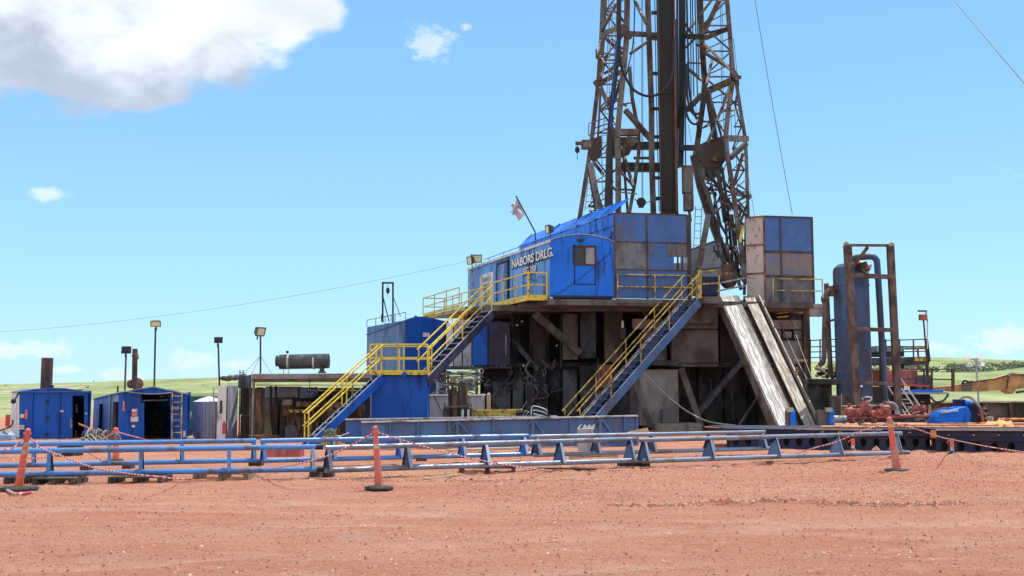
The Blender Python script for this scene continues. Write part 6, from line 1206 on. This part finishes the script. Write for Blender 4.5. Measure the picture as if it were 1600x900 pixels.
MB().path(spline([W(1350, 622, 34.8), W(1356, 620, 34.8), W(1362, 622, 34.8), W(1358, 627, 34.8), W(1351, 626, 34.8), W(1347, 622, 34.8)]), .025, 6).build('hose_loop', 'white_paint', mf, True); MB().ptube(1346, 632, 1346, 605, 34.9, 3).build('riser', 'grime_shade', mf); MB().ball(W(1346, 604, 34.9), .04).build('cap', 'white_paint', mf); MB().pbar(1315, 615, 1315, 655, 35.2, 1.2).build('rod', 'tan_sheet', mf); MB().pbar(1342, 658, 1346, 668, 34.4, 4).build('foot', 'green_paint', mf)
# blue pump unit
pu = T('pump_unit', 'blue rounded pump unit with hoses and black engine on the catwalk', 'pump', tuple(W(1500, 664, 34.8)))
hood = [(1462, 662), (1464, 652), (1470, 643), (1482, 641), (1508, 635), (1514, 638), (1518, 646), (1518, 662)]
MB().prism([W(x, y, 34.4) for x, y in hood], V(0, .8, 0)).build('hood', 'blue', pu, True, bevel=.03); MB().pbar(1470, 645, 1497, 641, 34.35, 2.5).build('hood_stripe', 'white_paint', pu); MB().pbar(1478, 639, 1512, 635.5, 34.5, 2.5).build('hood_rim', 'blue', pu)
MB().pbox(1518, 632, 1527, 662, 34.6, .5).build('post', 'navy', pu); MB().pbox(1496, 624, 1509, 636, 35, .4).build('housing', 'navy', pu, bevel=.02); MB().ball(W(1513, 630, 34.9), .1).build('fitting', 'blue', pu, True); MB().pbox(1524, 638, 1545, 662, 34.8, .6).build('engine', 'black', pu, bevel=.03); MB().pbox(1543, 651, 1552, 662, 34.7, .3).build('battery', 'white_paint', pu, bevel=.01)
for i in range(14): MB().bar(W(1524 + r9.uniform(0, 22), 638 + r9.uniform(-3, 20), 34.7), W(1524 + r9.uniform(0, 22), 638 + r9.uniform(-3, 20), 34.7), .03).build('engine_fitting', r9.choice(['grime_shade_blue', 'black', 'iron_red', 'hose_grey', 'pale_steel']), pu)
MB().path(spline([W(1500, 624, 34.6), W(1508, 619.5, 34.6), W(1518, 622, 34.6), W(1526, 630, 34.5), W(1531, 637, 34.5)]), .045, 8).build('hose', 'hose_grey', pu, True); MB().path(spline([W(1456, 644, 34.4), W(1465, 640, 34.4), W(1480, 637, 34.4)]), .03, 6).build('hose', 'grime_brown', pu, True); MB().pbar(1531, 636, 1536, 660, 34.45, 4).build('strut', 'iron_red', pu)
cvb = MB(); n_ = 12; vs = []; fs = []
for i in range(n_ + 1):
    for j in range(9):
        t_ = math.pi * j / 8; x_ = 1536 + 48 * i / n_; hgt = 9 + 3 * math.sin(i * .5) + (3 if i > 5 else -3) + .8 * math.sin(i * 2.1 + j); vs.append(W(x_, 667 - hgt * math.sin(t_) * (1 if 0 < i < n_ else .3), 33.9 + .5 * (1 - math.cos(t_)) + .04 * math.sin(i * 1.7 + j * 2)))
for i in range(n_):
    for j in range(8): a_ = i * 9 + j; fs.append((a_, a_ + 1, a_ + 10, a_ + 9))
cvb.add(vs, fs); tag(cvb.build('canvas_bundle', 'canvas', None, True), 'orange canvas bundle lying on the catwalk pipes', 'bundle')

# ------------------------------------------------------------------ gas separator tower
gt = T('separator_tower', 'blue and rusty mud gas separator vessel in a tall leaning steel frame', 'separator', tuple(W(1345, 655, 42)))
def gm(a_, b_, w_, Yd, m='frame_brown', name='frame_post', Yb=None): return MB().pbar(*a_, *b_, Yd, w_, Yb).build(name, m, gt, bevel=.01)
gm((1324, 383), (1340, 652), 11, 41.5); gm((1391, 385), (1404, 652), 10, 41.5); gm((1328, 400), (1342, 650), 6, 43.8, 'grime_shade', 'frame_post'); gm((1394, 400), (1400, 650), 6, 43.8, 'navy')
gm((1320, 383), (1394, 383.5), 4, 41.5, name='frame_beam'); gm((1328, 430), (1398, 433), 7, 41.45, name='frame_beam'); gm((1334, 514), (1402, 516), 6, 41.45, name='frame_beam'); gm((1338, 598), (1404, 600), 5, 41.45, name='frame_beam'); gm((1356, 386), (1331, 419), 5, 41.5, name='frame_brace')
gm((1342, 652), (1404, 652), 5, 41.45, name='frame_beam')
for x_, y_ in ((1322, 382), (1393, 383)): MB().tube(W(x_, y_, 41.4), W(x_, y_, 41.65), .11, 12).build('lifting_eye', 'pale_steel', gt, True)
v0, v1 = W(1336, 640, 42.6), W(1329, 425, 42.6); ax = (v1 - v0); Lv = ax.length; rv = .68
MB().lathe(v0, [(rv * .6, -.25), (rv, 0), (rv, Lv), (rv * .95, Lv + .15), (rv * .7, Lv + .3), (.1, Lv + .38)], 32, ax.normalized()).build('vessel', 'vessel', gt, True)
for z_ in (.25, .9): MB().lathe(v0 + ax * z_, [(rv + .02, -.03), (rv + .02, .03)], 32, ax.normalized()).build('vessel_band', 'vessel', gt, True)
MB().tube(W(1337, 412, 42.2), W(1358, 420, 41.9), .2, 16).build('manway', 'pale_steel', gt, True); MB().tube(W(1344, 411, 41.9), W(1347, 420, 41.9), .25, 16).build('manway_band', 'dark_brown', gt, True); MB().tube(W(1354, 421, 41.7), W(1356, 421, 41.4), .07, 12).build('nozzle', 'dark_brown', gt, True)
MB().path(spline([W(1330, 412, 42.6), W(1335, 404, 42.5), W(1345, 402, 42.4), W(1362, 401, 42.4), W(1369, 406, 42.4), W(1371, 418, 42.4), W(1376, 500, 42.4), W(1381, 600, 42.4), W(1384, 650, 42.4)]), .125, 14).build('vent_pipe', 'vessel', gt, True)
MB().path(spline([W(1310, 452, 42.4), W(1300, 452, 42.3), W(1293, 456, 42.2), W(1290, 466, 42.2), W(1288, 520, 42.2), W(1287, 562, 42.2), W(1280, 571, 42.2)]), .095, 12).build('inlet_pipe', 'frame_brown', gt, True)
MB().ptube(1291, 443, 1298, 590, 42.8, 8).build('drain_pipe', 'frame_brown', gt, True); MB().tube(W(1284, 468, 42.2), W(1295, 467, 42.2), .13, 12).build('flange', 'frame_brown', gt); MB().tube(W(1299, 447, 42.3), W(1299.5, 463, 42.3), .14, 12).build('flange', 'rust', gt, True); gm((1290, 503), (1314, 497), 3.5, 42.3, 'frame_brown', 'clamp')
MB().pbox(1262, 600, 1300, 660, 42.5, 2.5).build('skid_box', 'grime_shade', gt, bevel=.03); MB().pbox(1300, 618, 1345, 660, 42.0, 2.5).build('skid_box', 'grime_brown', gt, bevel=.03); MB().pbox(1345, 604, 1400, 660, 43.9, .1).build('back_plate', 'black', gt); MB().pbox(1264, 592, 1330, 601, 42.3, 2.5).build('skid_top', 'grime_shade', gt, bevel=.02)
for i in range(12): MB().tube(W(1266 + r9.uniform(0, 60), 570 + r9.uniform(0, 22), 43), W(1266 + r9.uniform(0, 60), 575 + r9.uniform(0, 22), 43.4), .06, 8).build('pipe', r9.choice(['frame_brown', 'tan_sheet', 'grime_shade', 'grey_paint']), gt, True)

# ------------------------------------------------------------------ tank platform with rails behind the separator
tp = T('tank_platform', 'railed mud tank platform with red box behind the separator', 'platform', tuple(W(1420, 640, 50)))
for (x0, x1, ya, yb, zp, n_) in ((1266, 1312, 558, 558, 50, 3), (1384, 1449, 560, 560, 50, 3)):
    for f_ in (0, 10, 18, 27): MB().pbar(x0, 531 + f_ + 1, x1, 531 + f_ - (1 if f_ == 0 else 0), zp, 1.5).build('rail', 'dark_brown' if f_ else 'grime_shade', tp)
    for i in range(n_ + 1): x_ = x0 + (x1 - x0) * i / n_; MB().pbar(x_, 530, x_, 566, zp, 1.8).build('post', 'rust' if i % 2 else 'dark_brown', tp)
MB().pbox(1360, 559, 1452, 569, 49.8, 2.5).build('deck_beam', 'grime_shade_blue', tp, bevel=.02); MB().pbox(1430, 558, 1450, 564, 49.7, .2).build('yellow_edge', 'yellow_dull', tp); MB().pbox(1370, 540, 1413, 550, 50.3, 1).build('shaker', 'cool_grey', tp, bevel=.03); MB().pbox(1370, 549, 1413, 557, 50.2, 1).build('shaker_base', 'grime_shade_blue', tp, bevel=.02)
MB().tube(W(1414, 544, 50.2), W(1447, 543.5, 50.2), .07, 10).build('flow_pipe', 'hose_grey', tp, True); MB().path([W(1430, 545, 50.1), W(1434, 546, 50.1), W(1435, 560, 50.1), W(1435.5, 578, 50.1)], .05, 8).build('red_pipe', 'red_paint', tp, True); MB().pbar(1448, 531, 1452, 565, 49.7, 3.5).build('end_post', 'navy', tp)
for x_ in (1376, 1410, 1449): MB().pbar(x_, 566, x_, 650, 50.4, 3.5).build('leg', 'grime_shade', tp)
MB().pbox(1386, 578, 1434, 603, 49.5, 2).build('red_box', 'iron_red', tp, bevel=.03); MB().pbox(1434, 586, 1455, 612, 49.4, 1).build('side_plate', 'grime_brown', tp, bevel=.02)
for y_ in (577, 592): MB().pbar(1405, y_, 1489, y_ + (1 if y_ > 580 else 0), 48.5, 1.8).build('rail', 'dark_brown', tp)
for x_ in (1406, 1444, 1456, 1489): MB().pbar(x_, 576, x_, 612, 48.5, 2.4 if x_ < 1480 else 4).build('post', 'rust' if x_ > 1480 else 'dark_brown', tp)
MB().pbar(1405, 601.5, 1452, 603, 48.4, 2.5).build('red_edge', 'red_paint', tp); MB().pbox(1412, 609, 1474, 613, 48.3, 1.4).build('blue_deck', 'blue', tp, bevel=.01); MB().pbox(1408, 613, 1482, 616, 48.3, 1.5).build('deck_edge', 'cool_grey', tp); MB().pbox(1408, 616, 1454, 660, 48.8, 1.2).build('tank_side', 'grime_shade_blue', tp, bevel=.03); MB().pbox(1428, 632, 1436, 658, 48.7, .1).build('panel', 'green_paint', tp)
MB().path(spline([W(1454, 620, 48.2), W(1462, 628, 48.2), W(1474, 626, 48.2), W(1482, 616, 48.2)]), .05, 8).build('hose', 'rubber', tp, True)
MB().pbox(1452, 632, 1455, 662, 48, .1).build('rod', 'tan_sheet', tp); MB().path(spline([W(1275, 572, 49), W(1290, 578, 49), W(1310, 572, 49)]), .08, 8).build('pipe', 'tan_sheet', tp, True)
ws = T('stairway', 'white railed steep steps behind the red manifold', 'stairs', tuple(W(1420, 660, 42)))
for a_, b_ in (((1405, 588), (1452, 655)), ((1408, 606), (1432, 640)), ((1388, 604), (1402, 628)), ((1386, 622), (1396, 640)), ((1407, 625), (1422, 648)), ((1410, 640), (1418, 652))): MB().pbar(*a_, *b_, 42 if a_[0] > 1400 else 43.2, 1.8).build('handrail', 'white_paint', ws)
for i in range(6): MB().pbar(1409 + i * 4.5, 624 + i * 6, 1420 + i * 4.5, 624 + i * 6, 42.6, 2).build('tread', 'grey_paint', ws)
cpst = T('lamp_post', 'short post with camera box and flat lamp above the tank platform', 'lamp post', tuple(W(1449, 600, 49)), FG)
MB().pbar(1443, 500, 1450, 588, 49.3, 2).build('pole', 'rust', cpst); MB().pbar(1449, 500, 1449, 545, 49.3, 1.6).build('pole', 'white_paint', cpst); MB().pbox(1439, 491, 1449, 500, 49.2, .3).build('box', 'iron_red', cpst, bevel=.01); MB().pbar(1434, 486, 1448, 486, 49.2, 2.4).build('flat_lamp', 'black', cpst); MB().pbar(1447, 487, 1449, 502, 49.2, 2).build('bracket', 'grey_paint', cpst)
mst = T('lamp_post', 'pale distant light mast with four white lamps above the brown boom', 'lamp post', tuple(W(1526, 628, 75)), FG)
MB().ptube(1529, 628, 1525, 560, 75, 3.2).build('pole', 'cool_grey', mst, True); MB().pbar(1516, 562, 1529, 561, 75, 1.5).build('cross_arm', 'cool_grey', mst)
for x_, y_, dx in ((1513, 557, -.5), (1514, 570, -.5), (1532, 556, .5), (1533, 569, .5)):
    c = W(x_, y_, 75); MB().add([c + V(-.2, -.1, -.15), c + V(.25, -.1, -.12), c + V(.2, .1, .15), c + V(-.25, .1, .12), c + V(-.1, .3, -.05), c + V(.1, .3, 0)], [(0, 1, 2, 3), (0, 1, 5, 4), (2, 3, 4, 5), (1, 2, 5), (0, 3, 4)]).build('lamp', 'white_paint', mst); MB().bar(c, W(1525, 562, 75), .04).build('arm', 'cool_grey', mst)
bo = T('excavator_boom', 'long brown steel boom reaching in from the right edge over the dark bin', 'boom', tuple(W(1600, 628, 62)))
up_ = [(1452, 606), (1480, 603), (1503, 600), (1530, 595), (1555, 592), (1578, 585), (1600, 585), (1720, 572)]; dn_ = [(1720, 612), (1600, 606), (1588, 608), (1572, 609), (1530, 612), (1492, 612), (1452, 607.5)]
MB().prism([W(x, y, 60) for x, y in up_ + dn_], V(0, .7, 0)).build('boom', 'boom', bo, bevel=.03); MB().prism([W(x, y, 59.9) for x, y in ((1573, 608), (1588, 607), (1582, 615.5), (1576, 612))], V(0, .9, 0)).build('lug', 'boom', bo)
for a_, b_ in zip(up_[2:], up_[3:]): MB().pbar(*a_, *b_, 59.95, 1.4).build('hydraulic_line', 'black', bo)
MB().pbar(1576, 586, 1573, 608, 59.95, 1.4).build('weld_plate', 'rust', bo); MB().path(spline([W(1503, 600, 59.9), W(1507, 595, 59.9), W(1514, 597, 59.9), W(1520, 596, 59.9)]), .06, 6).build('hose', 'black', bo, True); MB().path(spline([W(1575, 587, 59.9), W(1580, 583, 59.9), W(1590, 584, 59.9)]), .07, 6).build('hose', 'hose_grey', bo, True)
MB().path([W(1588, 613, 60), W(1620, 609, 60)], .06, 6).build('cylinder', 'grime_shade', bo); MB().prism([W(x, y, 59.95) for x, y in ((1503, 602), (1520, 600), (1518, 612), (1504, 612))], V(0, .04, 0)).build('patch', 'grime_brown', bo)
bn = T('waste_bin', 'long low dark steel bin at the right edge before the green field', 'bin', tuple(W(1530, 656, 58)))
for k in range(6): MB().pbox(1454 + k * 42, 629.5 - k * .35, 1494.5 + k * 42, 660, 56 - k * .2, .1).build('side_panel', 'dark_brown' if k % 2 else 'grime_brown', bn, bevel=.02)
for k in range(7): MB().pbox(1452.5 + k * 42, 629, 1455.5 + k * 42, 660, 55.8 - k * .2, .2).build('rib', 'rust', bn)
MB().prism([W(1454, 629.4, 55.85), W(1706, 627, 54.6), W(1706, 625.5, 54.8), W(1454, 628, 56)], V(0, .2, .0)).build('rim', 'rust', bn); MB().pbox(1454, 629.5, 1706, 660, 60, .1).build('rear_wall', 'grime_shade', bn, bevel=0)
